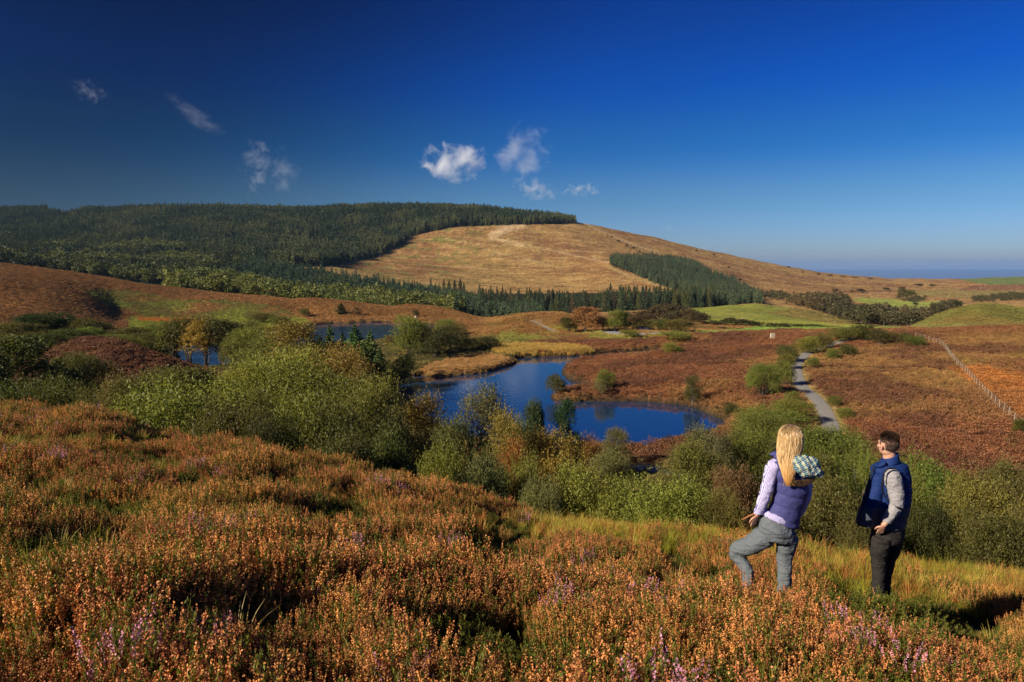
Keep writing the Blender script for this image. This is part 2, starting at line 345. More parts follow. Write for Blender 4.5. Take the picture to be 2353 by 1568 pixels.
    line([(1165,550),(1240,570),(1330,590),(1400,604)], 2.2, (.50,.33,.17), .7)
    line([(1345,515),(1380,532),(1440,556),(1500,578),(1520,590)], 2.2, (.55,.38,.20), .8)
    line([(1020,548),(1080,560),(1160,585),(1260,608)], 2.2, (.46,.32,.15), .6)
    line([(1395,612),(1450,636),(1530,662),(1600,672)], 4, (.50,.34,.14), .8)
    line([(770,616),(900,650),(980,655),(1100,668)], 3, (.45,.32,.12), .7)
    line([(1420,600),(1560,612),(1660,640),(1740,660)], 2, (.42,.27,.11), .6)
    line([(1810,690),(1900,672),(2050,668)], 2.5, (.22,.10,.05), .7)
    line([(1560,583),(1700,612),(1850,640),(2050,655)], 3, (.28,.13,.07), .6)
    bare = inpoly(px, py, [(1925,697),(1945,693),(1957,697),(1962,704),(1945,706)]) & (d > 400); put(bare, (.5,.33,.18), .9)
    gap = inpoly(px, py, [(112,480),(230,486),(226,494),(150,492)]) & (d > 900); put(gap, (.30,.15,.08), .9)
    out *= (1 + .25*n3[..., None]*np.clip(d/60, .3, 1)[..., None])
    return np.clip(out, .005, .9)
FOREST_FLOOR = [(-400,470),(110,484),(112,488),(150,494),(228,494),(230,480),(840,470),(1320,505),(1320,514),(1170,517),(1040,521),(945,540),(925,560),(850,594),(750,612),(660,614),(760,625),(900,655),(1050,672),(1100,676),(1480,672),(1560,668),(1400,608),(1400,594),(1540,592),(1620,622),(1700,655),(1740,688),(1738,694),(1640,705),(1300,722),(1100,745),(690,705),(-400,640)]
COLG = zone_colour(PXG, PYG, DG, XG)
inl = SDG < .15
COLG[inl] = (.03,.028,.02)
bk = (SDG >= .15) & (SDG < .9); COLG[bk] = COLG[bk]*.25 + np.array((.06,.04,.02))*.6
# gravel paths, as ribbons over the ground
def world_line(pix, dmin=30, dmax=400, sub=10):
    pts = [hit(px, py, dmin, dmax)[:2] if len(q) == 0 else np.array(P3(px, py, q[0])[:2]) for px, py, *q in pix]
    pts = np.array(pts); out = []
    for i in range(len(pts)-1):                # Catmull-Rom
        p0, p1, p2, p3 = pts[max(i-1, 0)], pts[i], pts[i+1], pts[min(i+2, len(pts)-1)]
        for k in range(sub):
            t = k/sub; out.append(.5*((2*p1)+(-p0+p2)*t+(2*p0-5*p1+4*p2-p3)*t*t+(-p0+3*p1-3*p2+p3)*t**3))
    out.append(pts[-1]); return np.array(out)
PATHS = [(world_line([(1960,776),(1925,787),(1895,797),(1862,808),(1838,826),(1829,842),(1831,860),(1841,886),(1862,905),(1880,922),(1893,940),(1903,962),(1910,985),(1908,1012,70),(1890,1060,62),(1800,1090,58),(1640,1085,58),(1490,1080,62),(1400,1078,62),(1300,1085,60)], sub=12), .9),
         (world_line([(1222,737),(1230,742),(1248,749),(1264,757),(1282,764)], 185, 330, sub=8), .55)]
ROAD = [(world_line([(1395,762),(1440,770),(1500,769),(1580,768),(1640,767)], 185, 330, sub=8), 2.2)]
for pts, hw in PATHS + ROAD:
    m = (DG > 50) & (DG < 280) & (XG > pts[:,0].min()-8) & (XG < pts[:,0].max()+8) & (DG > pts[:,1].min()-8) & (DG < pts[:,1].max()+8)
    x, y = XG[m], DG[m]; best = np.full(x.shape, 1e9); bz = np.zeros(x.shape); pz = gz(pts[:,0], pts[:,1]); pz = np.convolve(np.pad(pz, 6, mode='edge'), np.ones(13)/13, 'valid')
    for i in range(len(pts)-1):
        ex, ey = pts[i+1]-pts[i]; k = np.clip(((x-pts[i,0])*ex+(y-pts[i,1])*ey)/(ex*ex+ey*ey+1e-9), 0, 1)
        dd = np.hypot(x-pts[i,0]-k*ex, y-pts[i,1]-k*ey); b = dd < best; best[b] = dd[b]; bz[b] = (pz[i]*(1-k)+pz[i+1]*k)[b]
    wgt = sstep(hw*3.2, hw*1.4, best); ZG[m] = ZG[m]*(1-wgt) + (bz-.04)*wgt
    edge = sstep(hw*2.3, hw*1.2, best)[:, None]; c = COLG[m]; COLG[m] = c*(1-edge*.7) + np.array((.42,.32,.12))*edge*.7
g = M_('moorland_ground', .95, .1)
geo = g.add('ShaderNodeNewGeometry')
a = g.attr('col').outputs['Color']
n_s = g.noise(1.6, 6, .7, vec=geo.outputs['Position']); n_m = g.noise(.22, 6, .65, vec=geo.outputs['Position']); n_l = g.noise(.05, 6, .7, vec=geo.outputs['Position'])
c = g.mix(1.0, a, g.mix(g.ramp(n_s, .3, .7), (.62,.6,.6), (1.35,1.35,1.3)), 'MULTIPLY')
c = g.mix(1.0, c, g.mix(g.ramp(n_m, .32, .68), (.70,.68,.7), (1.28,1.3,1.22)), 'MULTIPLY')
c = g.mix(1.0, c, g.mix(g.ramp(n_l, .35, .65), (.78,.76,.78), (1.2,1.22,1.15)), 'MULTIPLY')
g.base(c)
b1 = g.math('MULTIPLY', n_s, .5); b2 = g.math('MULTIPLY', n_m, 2.2); b3 = g.math('MULTIPLY', n_l, 5.0)
g.bump(g.math('ADD', g.math('ADD', b1, b2), b3), .6, .45)
ii = np.arange(NV*NU).reshape(NV, NU)
quads = np.stack([ii[:-1, :-1], ii[:-1, 1:], ii[1:, 1:], ii[1:, :-1]], -1).reshape(-1, 4)
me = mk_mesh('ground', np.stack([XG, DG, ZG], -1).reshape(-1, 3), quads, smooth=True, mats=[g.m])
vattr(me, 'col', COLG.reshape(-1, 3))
link('ground', me, kind='structure')
# ground round and behind the camera
bx = np.linspace(-9, 9, 37); by = np.concatenate([np.linspace(-12, -1, 23), np.linspace(-.5, 3.0, 8)]); BX, BY = np.meshgrid(bx, by)
BZ = CAMZ - 1.6 - .01*BX - .03*BY + np.where(BY < 0, -.08*BY, 0) + fbm(BX, BY, 3, 9)*.06
BZ = BZ - .12 - .16*np.maximum(BY, 0) - .02*np.abs(BX)*(BY > 0)
ii = np.arange(BX.size).reshape(BX.shape)
mb = mk_mesh('hilltop', np.stack([BX, BY, BZ], -1).reshape(-1, 3), np.stack([ii[:-1,:-1], ii[:-1,1:], ii[1:,1:], ii[1:,:-1]], -1).reshape(-1, 4), smooth=True, mats=[g.m])
vattr(mb, 'col', np.tile([[.045,.035,.015]], (BX.size, 1))); link('hill', mb, kind='structure')
# path and road sheets
pm = plain('path_gravel', (.27,.245,.215), .9, .2, .3, 6, .02)
def ribbon(name, pts, hw, mat, lift=.03):
    d = np.gradient(pts, axis=0); d /= np.linalg.norm(d, axis=1)[:, None]; nrm = np.stack([-d[:,1], d[:,0]], 1)
    V = []; ks = np.linspace(-1, 1, 7)
    for i in range(len(pts)):
        for k in ks:
            q = pts[i] + nrm[i]*hw*(k + (.12*math.sin(i*1.7+k*3) if abs(k) == 1 else 0))
            V.append((q[0], q[1], float(gz(q[0], q[1])) + lift + .03*(1-k*k)))
    nk = len(ks); ii = np.arange(len(pts)*nk).reshape(-1, nk)
    q = np.stack([ii[:-1,:-1], ii[:-1,1:], ii[1:,1:], ii[1:,:-1]], -1).reshape(-1, 4)
    return link(name, mk_mesh(name, V, q, smooth=True, mats=[mat]), kind='structure')
for pts, hw in PATHS: ribbon('path', pts, hw, pm)
rm = plain('road_tarmac', (.30,.29,.29), .9, .2, .2, 3)
for pts, hw in ROAD: ribbon('road', pts, hw, rm)
# water of the ponds: sheet that runs a little under the banks
wm = M_('pond_water', .04, .5); wm.base((.009,.034,.09)); wm.b.inputs['IOR'].default_value = 1.85
geo = wm.add('ShaderNodeNewGeometry'); mp = wm.add('ShaderNodeMapping'); mp.inputs['Scale'].default_value = (1, .45, 1); wm.l.new(geo.outputs['Position'], mp.inputs['Vector'])
wm.bump(wm.noise(1.6, 4, .6, vec=mp.outputs[0]), .16, .10)
def water(poly, name):
    P = np.array(poly); st = 1.5; gx = np.arange(P[:,0].min()-6, P[:,0].max()+6, st); gy = np.arange(P[:,1].min()-6, P[:,1].max()+6, st)
    X, Y = np.meshgrid(gx, gy); keep = sdf(X.ravel(), Y.ravel(), poly).reshape(X.shape) < 3.5
    kq = keep[:-1,:-1] & keep[1:,1:] & keep[:-1,1:] & keep[1:,:-1]; ii = np.arange(X.size).reshape(X.shape)
    q = np.stack([ii[:-1,:-1], ii[:-1,1:], ii[1:,1:], ii[1:,:-1]], -1)[kq]
    used = np.unique(q); remap = np.zeros(X.size, int); remap[used] = np.arange(len(used))
    V = np.stack([X.ravel(), Y.ravel(), np.zeros(X.size)], 1)[used]
    link(name, mk_mesh(name, V, remap[q], smooth=True, mats=[wm.m]), kind='structure')
water(LK1, 'water'); water(LK2, 'water')
sm_ = M_('sea_water', .6, .1); sm_.base((.14,.21,.36)); sm_.bump(sm_.noise(.01, 4), .2, 2)
me = mk_mesh('sea', [(-29000,2500,-110),(29000,2500,-110),(29000,29500,-110),(-29000,29500,-110)], [(0,1,2,3)], mats=[sm_.m]); link('sea', me, kind='structure')

# ------------------------------------------------------------------ plant builders
def rnd_unit(n, rg): v = rg.normal(size=(n, 3)); return v/np.linalg.norm(v, axis=1)[:, None]
def leaves(P, L, Wd, rg, up=None, k=0.0):
    """rhombic leaves centred on P; up = preferred long axis."""
    n = len(P); a = rnd_unit(n, rg)
    if up is not None: a = a*(1-k) + up*k; a /= np.linalg.norm(a, axis=1)[:, None]+1e-9
    b = np.cross(a, rnd_unit(n, rg)); b /= np.linalg.norm(b, axis=1)[:, None]+1e-9
    L = np.broadcast_to(L, (n,))[:, None]; Wd = np.broadcast_to(Wd, (n,))[:, None]
    V = np.stack([P-a*L*.5, P+b*Wd*.5, P+a*L*.5, P-b*Wd*.5], 1).reshape(-1, 3)
    return V, np.arange(n*4).reshape(n, 4)
def tube(pts, rad, nseg=5, cap=True):
    pts = np.asarray(pts, float); V = []; Q = []
    for i, p in enumerate(pts):
        d = pts[min(i+1, len(pts)-1)] - pts[max(i-1, 0)]; d /= np.linalg.norm(d)+1e-9
        a = np.cross(d, (0.3, 0.1, 1) if abs(d[2]) < .9 else (1, 0, 0.1)); a /= np.linalg.norm(a); b = np.cross(d, a)
        for k in range(nseg): th = 2*math.pi*k/nseg; V.append(p + rad[i]*(a*math.cos(th)+b*math.sin(th)))
    for i in range(len(pts)-1):
        for k in range(nseg): Q.append((i*nseg+k, i*nseg+(k+1) % nseg, (i+1)*nseg+(k+1) % nseg, (i+1)*nseg+k))
    return np.array(V), np.array(Q)
def join(parts):
    V = []; Q = []; o = 0
    for v, q in parts: V.append(v); Q.append(q+o); o += len(v)
    return np.concatenate(V), np.concatenate(Q)
MAT = {}
MAT['leaf'] = leaf_mat('leaves', (.55,.55,.5), (1.45,1.4,1.2))
MAT['needle'] = leaf_mat('needles', (.6,.62,.6), (1.35,1.35,1.25), .15)
MAT['bark'] = plain('bark', (.13,.10,.075), .9, .1, .4, 12)
MAT['birchbark'] = plain('birch_bark', (.24,.21,.17), .8, .2, .5, 9)
MAT['leaf_i'] = leaf_mat('stand_leaves', (.6,.6,.55), (1.4,1.35,1.2), .25, inst=True)
MAT['needle_i'] = leaf_mat('stand_needles', (.6,.6,.6), (1.4,1.4,1.3), .08, inst=True)
def crown_broad(rg, nleaf, lobes=14, rx=.5, lobe=(.16,.27), zc=(.15,.85), leafsize=.016, twig=.12, upk=.7, airy=0.0, top=1.0):
    """unit plant, height 1, half width rx: twigs of leaves over the skin of many unequal lobes."""
    C = []
    for i in range(lobes):
        z = rg.uniform(*zc); prof = math.sin(math.pi*min(.98, max(.12, (z-zc[0])/(1.0-zc[0])*.72+.26)))**.7
        r = rx*prof*math.sqrt(rg.uniform(.05, 1))*.72; th = rg.uniform(0, 6.283); rr = rg.uniform(*lobe)
        z = min(z, top-rr*.9); C.append((r*math.cos(th), r*math.sin(th), z, rr))
    C = np.array(C); per = 9; nt_ = nleaf//per
    w_ = C[:, 3]**2; idx = rg.choice(lobes, nt_, p=w_/w_.sum()); d = rnd_unit(nt_, rg); d[:, 2] = np.where(d[:, 2] < -.5, -d[:, 2], d[:, 2])
    r = C[idx, 3]*(.55+.5*rg.random(nt_)**.6)
    st = C[idx, :3] + d*r[:, None]*np.array((1, 1, .9))
    ax = d*(1-upk) + np.array((0, 0, 1))*upk + rg.normal(size=(nt_, 3))*.35; ax /= np.linalg.norm(ax, axis=1)[:, None]
    tt = rg.random((nt_, per, 1)); L = twig*(.6+.8*rg.random((nt_, 1, 1)))
    P = st[:, None, :] + ax[:, None, :]*tt*L + rg.normal(size=(nt_, per, 3))*leafsize*.8
    P = P.reshape(-1, 3); P[:, 2] = np.abs(P[:, 2])
    ls = leafsize*rg.uniform(.7, 1.35, len(P))
    V, Q = leaves(P, ls*1.5, ls*.85, rg, np.repeat(ax, per, 0), .35)
    tone = np.clip(np.repeat(rg.normal(.45, .2, nt_) + .18*np.repeat(rg.normal(0, 1, lobes)[idx][None], 1, 0).ravel()*.8, per) + rg.normal(0, .12, len(P)), 0, 1)
    return V, Q, tone, C
def stems_to(C, rg, n, r0=.018, spread=.06, fork=True, base=0.0):
    parts = []
    order = rg.permutation(len(C))[:n]
    for i in order:
        c = C[i]; b = np.array((rg.normal(0, spread), rg.normal(0, spread), -.03)); e = c[:3] + rnd_unit(1, rg)[0]*c[3]*.3
        m = b*.5+e*.5 + np.array((-(e[0]-b[0])*.22, -(e[1]-b[1])*.22, .03)) + rg.normal(0, .015, 3)
        pts = [b, b*.6+m*.4, m, m*.45+e*.55, e]; rr = r0*rg.uniform(.6, 1.1)
        parts.append(tube(pts, [rr, rr*.8, rr*.6, rr*.42, rr*.2]))
        for j in range(3):
            s = pts[2]*(1-j*.3)+e*j*.3; t2 = s + (rnd_unit(1, rg)[0]+np.array((0, 0, .5)))*c[3]*.9
            parts.append(tube([s, (s+t2)/2+rg.normal(0, .008, 3), t2], [rr*.4, rr*.25, rr*.1], 4))
    return join(parts)
def crown_conifer(rg, tiers, nleaf, rx=.2, z0=.06, leafsize=.012, needle=True, droop=.35, ragged=.25):
    P = []; A = []
    for k in range(tiers):
        f = k/(tiers-1); z = z0 + (1-z0)*f**.92*.97; rr = rx*(1-f)**.85*rg.uniform(1-ragged, 1+ragged)+.008; nb = max(4, int(9*(1-f)+4))
        th0 = rg.uniform(0, 6.28)
        for b in range(nb):
            th = th0 + 6.283*b/nb + rg.normal(0, .2); L = rr*rg.uniform(.7, 1.12); m = max(3, int(nleaf/(tiers*nb)*(.4+1.2*(1-f))))
            s = rg.random(m)**.75; dz = -droop*s*L + .25*(s**3)*L
            x = np.cos(th)*s*L; y = np.sin(th)*s*L; side = rg.normal(0, 1, m)*L*.16*(1-s*.5)
            P.append(np.stack([x-np.sin(th)*side, y+np.cos(th)*side, z+dz+rg.normal(0, .008, m)], 1)); A.append(np.tile([[np.cos(th), np.sin(th), -.2]], (m, 1)))
    P = np.concatenate(P); A = np.concatenate(A); ls = leafsize*rg.uniform(.7, 1.3, len(P))
    V, Q = leaves(P, ls*2.2, ls*.9, rg, A, .6)
    return V, Q, np.clip(rg.normal(.45, .25, len(P)), 0, 1)
PROTO = {}
def proto(kind, var):
    key = (kind, var)
    if key in PROTO: return PROTO[key]
    rg = np.random.default_rng(hash(kind) % 1 + sum(map(ord, kind))*31 + var*7)
    kd = dict(
      bare=dict(nleaf=1500, lobes=20, rx=.5, lobe=(.1,.2), zc=(.2,.9), leafsize=.012, twig=.1, upk=.6),
      willow=dict(nleaf=36000, lobes=26, rx=.62, lobe=(.12,.24), zc=(.08,.86), leafsize=.0125, twig=.13, upk=.72),
      birch=dict(nleaf=22000, lobes=26, rx=.46, lobe=(.09,.17), zc=(.18,.9), leafsize=.0125, twig=.13, upk=.35),
      alder=dict(nleaf=24000, lobes=22, rx=.5, lobe=(.12,.22), zc=(.10,.88), leafsize=.016, twig=.08, upk=.5),
      round=dict(nleaf=16000, lobes=18, rx=.62, lobe=(.2,.32), zc=(.16,.75), leafsize=.019, twig=.09, upk=.55),
      gorse=dict(nleaf=12000, lobes=16, rx=.85, lobe=(.18,.32), zc=(.12,.7), leafsize=.024, twig=.08, upk=.5),
      thorn=dict(nleaf=8000, lobes=16, rx=.52, lobe=(.14,.22), zc=(.34,.85), leafsize=.024, twig=.07, upk=.2),
      scrub=dict(nleaf=2600, lobes=10, rx=.62, lobe=(.2,.32), zc=(.2,.75), leafsize=.045, twig=.09, upk=.3),
      lakebirch=dict(nleaf=10000, lobes=18, rx=.36, lobe=(.10,.17), zc=(.42,.9), leafsize=.018, twig=.10, upk=-.1))
    if kind in kd:
        V, Q, tone, C = crown_broad(rg, **kd[kind])
        m1 = mk_mesh(kind+'_crown', V, Q, mats=[MAT['leaf']]); vattr(m1, 'tone', tone, 'FLOAT', 'FACE')
        ns = dict(bare=20, willow=12, birch=7, alder=7, round=7, gorse=6, thorn=5, scrub=4, lakebirch=6)[kind]
        if kind in ('thorn', 'lakebirch', 'birch'):
            tr = tube([(0,0,-.03),(.01,0,.15),(0,.012,.3),(-.01,0,.5),(0,0,.75)], [.022,.018,.015,.011,.004], 6)
            V, Q = join([tr, stems_to(C, rg, ns, .011, .012)])
        else: V, Q = stems_to(C, rg, ns, .016 if kind != 'bare' else .011)
        m2 = mk_mesh(kind+'_stems', V, Q, smooth=True, mats=[MAT['birchbark'] if kind in ('birch', 'bare') or kind == 'willow' and var == 1 else MAT['bark']])
    else:
        par = dict(spruce=(20, 2600, .2, .05, .020, .35, .25), pine=(18, 9000, .30, .05, .017, .1, .35), sapling=(12, 900, .3, .02, .035, .2, .3))[kind]
        V, Q, tone = crown_conifer(rg, par[0], par[1], par[2], par[3], par[4], droop=par[5], ragged=par[6])
        m1 = mk_mesh(kind+'_crown', V, Q, mats=[MAT['needle']]); vattr(m1, 'tone', tone, 'FLOAT', 'FACE')
        V, Q = tube([(0,0,-.04),(.002,0,.3),(0,.002,.6),(0,0,.97)], [.016,.012,.008,.002], 6)
        m2 = mk_mesh(kind+'_trunk', V, Q, smooth=True, mats=[MAT['bark']])
    brx = dict(bare=.5, willow=.62, birch=.46, alder=.5, round=.62, gorse=.85, thorn=.52, scrub=.62, lakebirch=.36, spruce=.2, pine=.3, sapling=.3)[kind]
    co_ = np.empty(len(m1.vertices)*3, np.float32); m1.vertices.foreach_get('co', co_); co_ = co_.reshape(-1, 3)
    kz = 1.0/np.percentile(co_[:, 2], 99.6); kr = brx/np.percentile(np.abs(co_[:, :2]), 98.5)
    for mm in (m1, m2):
        c2 = np.empty(len(mm.vertices)*3, np.float32); mm.vertices.foreach_get('co', c2); c2 = c2.reshape(-1, 3)*np.array((kr, kr, kz), np.float32); mm.vertices.foreach_set('co', c2.ravel()); mm.update()
    PROTO[key] = (m1, m2); return PROTO[key]
def plant(kind, name, x, y, h, wid, label, cat, group=None, tint=(.11,.12,.03), var=None, sink=0.0, seed=0, parts=True, trunkname='trunk'):
    rg = random.Random(int(x*977+y*131+seed)); var = rg.randrange(4) if var is None else var
    m1, m2 = proto(kind, var); z = float(gz(x, y)) - sink
    base_rx = dict(bare=.5, willow=.62, birch=.46, alder=.5, round=.62, gorse=.85, thorn=.52, scrub=.62, lakebirch=.36, spruce=.2, pine=.3, sapling=.3)[kind]
    sx = wid/2/base_rx
    e = bpy.data.objects.new(name, None); S.collection.objects.link(e); e.empty_display_size = .1
    e.location = (x, y, z); e.rotation_euler = (0, 0, rg.uniform(0, 6.28)); e.scale = (sx, sx*rg.uniform(.92, 1.08), h)
    e['label'] = label; e['category'] = cat
    if group: e['group'] = group
    q_ = rg.uniform(.8, 1.18); k = [c*q_*rg.uniform(.93, 1.07) for c in tint]
    c = bpy.data.objects.new('crown', m1); S.collection.objects.link(c); c.parent = e; c.color = (*k, 1)
    if parts:
        s = bpy.data.objects.new(trunkname, m2); S.collection.objects.link(s); s.parent = e
    return e

# ------------------------------------------------------------------ scattered ground cover and far woods (uncountable: one object each)
def gn_scatter(name, pts, rot, scl, idx, col, protos, label, cat):
    coll = bpy.data.collections.new(name+'_kinds')
    for i, p in enumerate(protos):
        o = bpy.data.objects.new('%s_kind_%02d' % (name, i), p); coll.objects.link(o)
    n = len(pts); me = bpy.data.meshes.new(name); me.vertices.add(n); me.vertices.foreach_set('co', np.asarray(pts, np.float32).ravel())
    vattr(me, 'rot', rot, 'FLOAT_VECTOR'); vattr(me, 'scl', scl, 'FLOAT_VECTOR'); vattr(me, 'kidx', idx, 'INT'); vattr(me, 'icol', col)
    o = link(name, me, kind='stuff', label=label, category=cat)
    ng = bpy.data.node_groups.new(name+'_nodes', 'GeometryNodeTree')
    ng.interface.new_socket('Geometry', in_out='INPUT', socket_type='NodeSocketGeometry'); ng.interface.new_socket('Geometry', in_out='OUTPUT', socket_type='NodeSocketGeometry')
    a = ng.nodes.new('NodeGroupInput'); b = ng.nodes.new('NodeGroupOutput'); ip = ng.nodes.new('GeometryNodeInstanceOnPoints'); ci = ng.nodes.new('GeometryNodeCollectionInfo')
    ci.inputs['Collection'].default_value = coll; ci.inputs['Separate Children'].default_value = True; ci.inputs['Reset Children'].default_value = True
    def at(nm, ty):
        x = ng.nodes.new('GeometryNodeInputNamedAttribute'); x.data_type = ty; x.inputs['Name'].default_value = nm; return x.outputs[0]
    L = ng.links
    L.new(a.outputs[0], ip.inputs['Points']); L.new(ci.outputs[0], ip.inputs['Instance']); ip.inputs['Pick Instance'].default_value = True
    L.new(at('kidx', 'INT'), ip.inputs['Instance Index']); L.new(at('rot', 'FLOAT_VECTOR'), ip.inputs['Rotation']); L.new(at('scl', 'FLOAT_VECTOR'), ip.inputs['Scale'])
    L.new(ip.outputs[0], b.inputs[0])
    md = o.modifiers.new('scatter', 'NODES'); md.node_group = ng
    return o
def rots(n, rg, tilt=.12): return np.stack([rg.normal(0, tilt, n), rg.normal(0, tilt, n), rg.uniform(0, 6.283, n)], 1)
def polar_pts(d0, d1, spacing, rg, umax=.86, umin=None):
    """points about 'spacing' metres apart over the ground seen between distances d0 and d1."""
    umin = -umax if umin is None else umin
    d = np.arange(d0, d1, spacing); X = []; Y = []
    for dd in d:
        x = np.arange(umin*dd, umax*dd, spacing); x = x + rg.uniform(-.48, .48, len(x))*spacing; X.append(x); Y.append(dd + rg.uniform(-.48, .48, len(x))*spacing)
    X = np.concatenate(X); Y = np.concatenate(Y); Z = gz(X, Y); px, py = unray(X/Y, (Z-CAMZ)/Y); return X, Y, Z, px, py
def gcol(X, Y):
    u = X/Y; c = np.clip(np.interp(u, us, np.arange(NU)).round().astype(int), 0, NU-1); r = np.clip(((np.log(Y)-vs[0])/(vs[1]-vs[0])).round().astype(int), 0, NV-1)
    return COLG[r, c], SDG[r, c]

# heather of the near slope
hf = leaf_mat('heather_flowers', (.62,.55,.45), (1.5,1.5,1.4), .12, inst=True)
hg = leaf_mat('heather_green', (.05,.06,.008), (.24,.25,.03), .3, rough=.6)
hgm = hg.node_tree
hs_ = plain('heather_stems', (.09,.055,.03), .9, .1)
def hg_fix(m):
    for n in m.node_tree.nodes:
        if n.type == 'OBJECT_INFO':
            for l in list(n.outputs['Color'].links):
                s = l.to_socket; m.node_tree.links.remove(l); s.default_value = (1, 1, 1, 1)
hg_fix(hg)
def heather_clump(seed, nst=34, rad=.13, h=(.2,.32), flower=1.0, detail=1.0):
    rg = np.random.default_rng(seed); VV = []; QQ = []; MI = []; TN = []; o = 0
    def addp(V, Q, mi, tone):
        nonlocal o
        VV.append(V); QQ.append(Q+o); MI.append(np.full(len(Q), mi)); TN.append(np.broadcast_to(tone, (len(Q),)).copy()); o += len(V)
    for i in range(nst):
        th = rg.uniform(0, 6.283); r = rad*math.sqrt(rg.random()); b = np.array((r*math.cos(th)*.5, r*math.sin(th)*.5, 0)); H = rg.uniform(*h)
        tip = np.array((r*math.cos(th)*1.05, r*math.sin(th)*1.05, H)) + rg.normal(0, .012, 3); mid = b*.45+tip*.55 + rg.normal(0, .012, 3)
        fl = rg.random() < .62*flower; tb = rg.uniform(0, .6)
        addp(*tube([b, mid, tip], [.0022, .0016, .0007], 3), 2, .5)
        ng_ = int((22 if fl else 44)*detail); t = rg.uniform(.2, .8 if fl else 1.02, ng_)**(1 if fl else .6); P = b+(tip-b)*t[:, None] + rg.normal(0, .006, (ng_, 3))
        V, Q = leaves(P, .018/detail**.5, .006/detail**.5, rg, np.array([[0, 0, 1.]]), .6); addp(V, Q, 1, rg.random(ng_))
        if fl:
            for j in range(rg.integers(1, 4)):
                e = tip + (0 if j == 0 else 1)*np.append(rg.normal(0, .022, 2), rg.uniform(-.05, 0)); s0 = e - (tip-mid)/np.linalg.norm(tip-mid)*rg.uniform(.06, .11)*(1 if j == 0 else .7)
                nf = int(26*detail); t = np.linspace(0, 1, nf); P = s0+(e-s0)*t[:, None] + rg.normal(0, 1, (nf, 3))*(.0048-.0025*t[:, None])
                V, Q = leaves(P, .0085/detail**.5, .0062/detail**.5, rg); addp(V, Q, 0, np.clip(tb + rg.normal(.2, .22, nf), 0, 1))
    me = mk_mesh('heather_clump', np.concatenate(VV), np.concatenate(QQ), mats=[hf, hg, hs_], midx=np.concatenate(MI)); vattr(me, 'tone', np.concatenate(TN), 'FLOAT', 'FACE'); return me
HC = [heather_clump(i) for i in range(5)] + [heather_clump(20+i, flower=.25, h=(.12,.24)) for i in range(2)]
rg = np.random.default_rng(3)
def fg_pts(d0, d1, sp):
    X, Y, Z, px, py = polar_pts(d0, d1, sp, rg, 1.5 if d1 < 8 else 1.12); return X, Y, Z, px, py
A = [fg_pts(1.15, 6, .125), fg_pts(6, 21, .155)]
X, Y, Z, px, py = [np.concatenate([a[i] for a in A]) for i in range(5)]
g1 = fbm(X/1.1, Y/1.1, 3, 71); g2 = fbm(X/.5, Y/.5, 2, 72); g3 = fbm(X/2.6, Y/2.6, 3, 73)
grassy = sstep(.05, .75, g3 + .85*sstep(8.2, 11, Y)*sstep(1000, 1300, px) + .45*sstep(1750, 2000, px)*sstep(7.2, 8.6, Y) - .10)
feet0 = (px > 1580) & (px < 2180) & (Y > 5.0) & (Y < 7.0); grassy = np.where(feet0, grassy*.2, grassy); keep = rg.random(len(X)) > grassy*.85
hole = g1*.7 + g2*.3 < -.25; keep &= ~(hole & ~feet0 & (rg.random(len(X)) < .72))
big = np.clip(.92 + g1*.8 + g2*.4, .4, 1.25)*(1-.25*sstep(9.5, 12, Y)*sstep(1000, 1300, px))
feet = sstep(1560, 1640, px)*sstep(2200, 2130, px)*sstep(5.0, 5.6, Y)*sstep(7.1, 6.8, Y)*(1-sstep(1900, 1960, px)*sstep(6.95, 6.6, Y)*0); big = big*(1-feet) + np.clip(big, .95, 1.2)*1.22*feet
n = keep.sum(); Xk, Yk, Zk = X[keep], Y[keep], Z[keep]; bk_ = big[keep]
s = bk_*rg.uniform(.85, 1.2, n)*np.interp(Yk, [1, 3, 15], [.95, 1.0, 1.1]); idx = np.where((g1[keep] < -.16) | (rg.random(n) < .10), rg.integers(5, 7, n), rg.integers(0, 5, n))
hue = fbm(Xk/.8, Yk/.8, 3, 80); pk = (rg.random(n) < .02 + .03*sstep(.0,.4,hue))[:, None]
cA = np.array((.66,.29,.085)); cB = np.array((.58,.215,.085)); cC = np.array((.68,.38,.095)); f1 = sstep(-.4,.4,hue)[:, None]; f2 = sstep(-.1,.5,fbm(Xk/1.7,Yk/1.7,2,84))[:, None]
col = cA*(1-f1)+cB*f1; col = col*(1-f2*.6)+cC*f2*.6; col = np.where(pk, np.array((.55,.24,.36)), col)*rg.uniform(.7, 1.25, (n, 1))
SCAT_FG = (np.stack([Xk, Yk, Zk-.03], 1), rots(n, rg, .14), np.stack([s, s, s*rg.uniform(.85, 1.2, n)], 1), idx, col)
gn_scatter('heather', *SCAT_FG, HC, 'rust and pink heather in seed covering the near slope', 'heather')

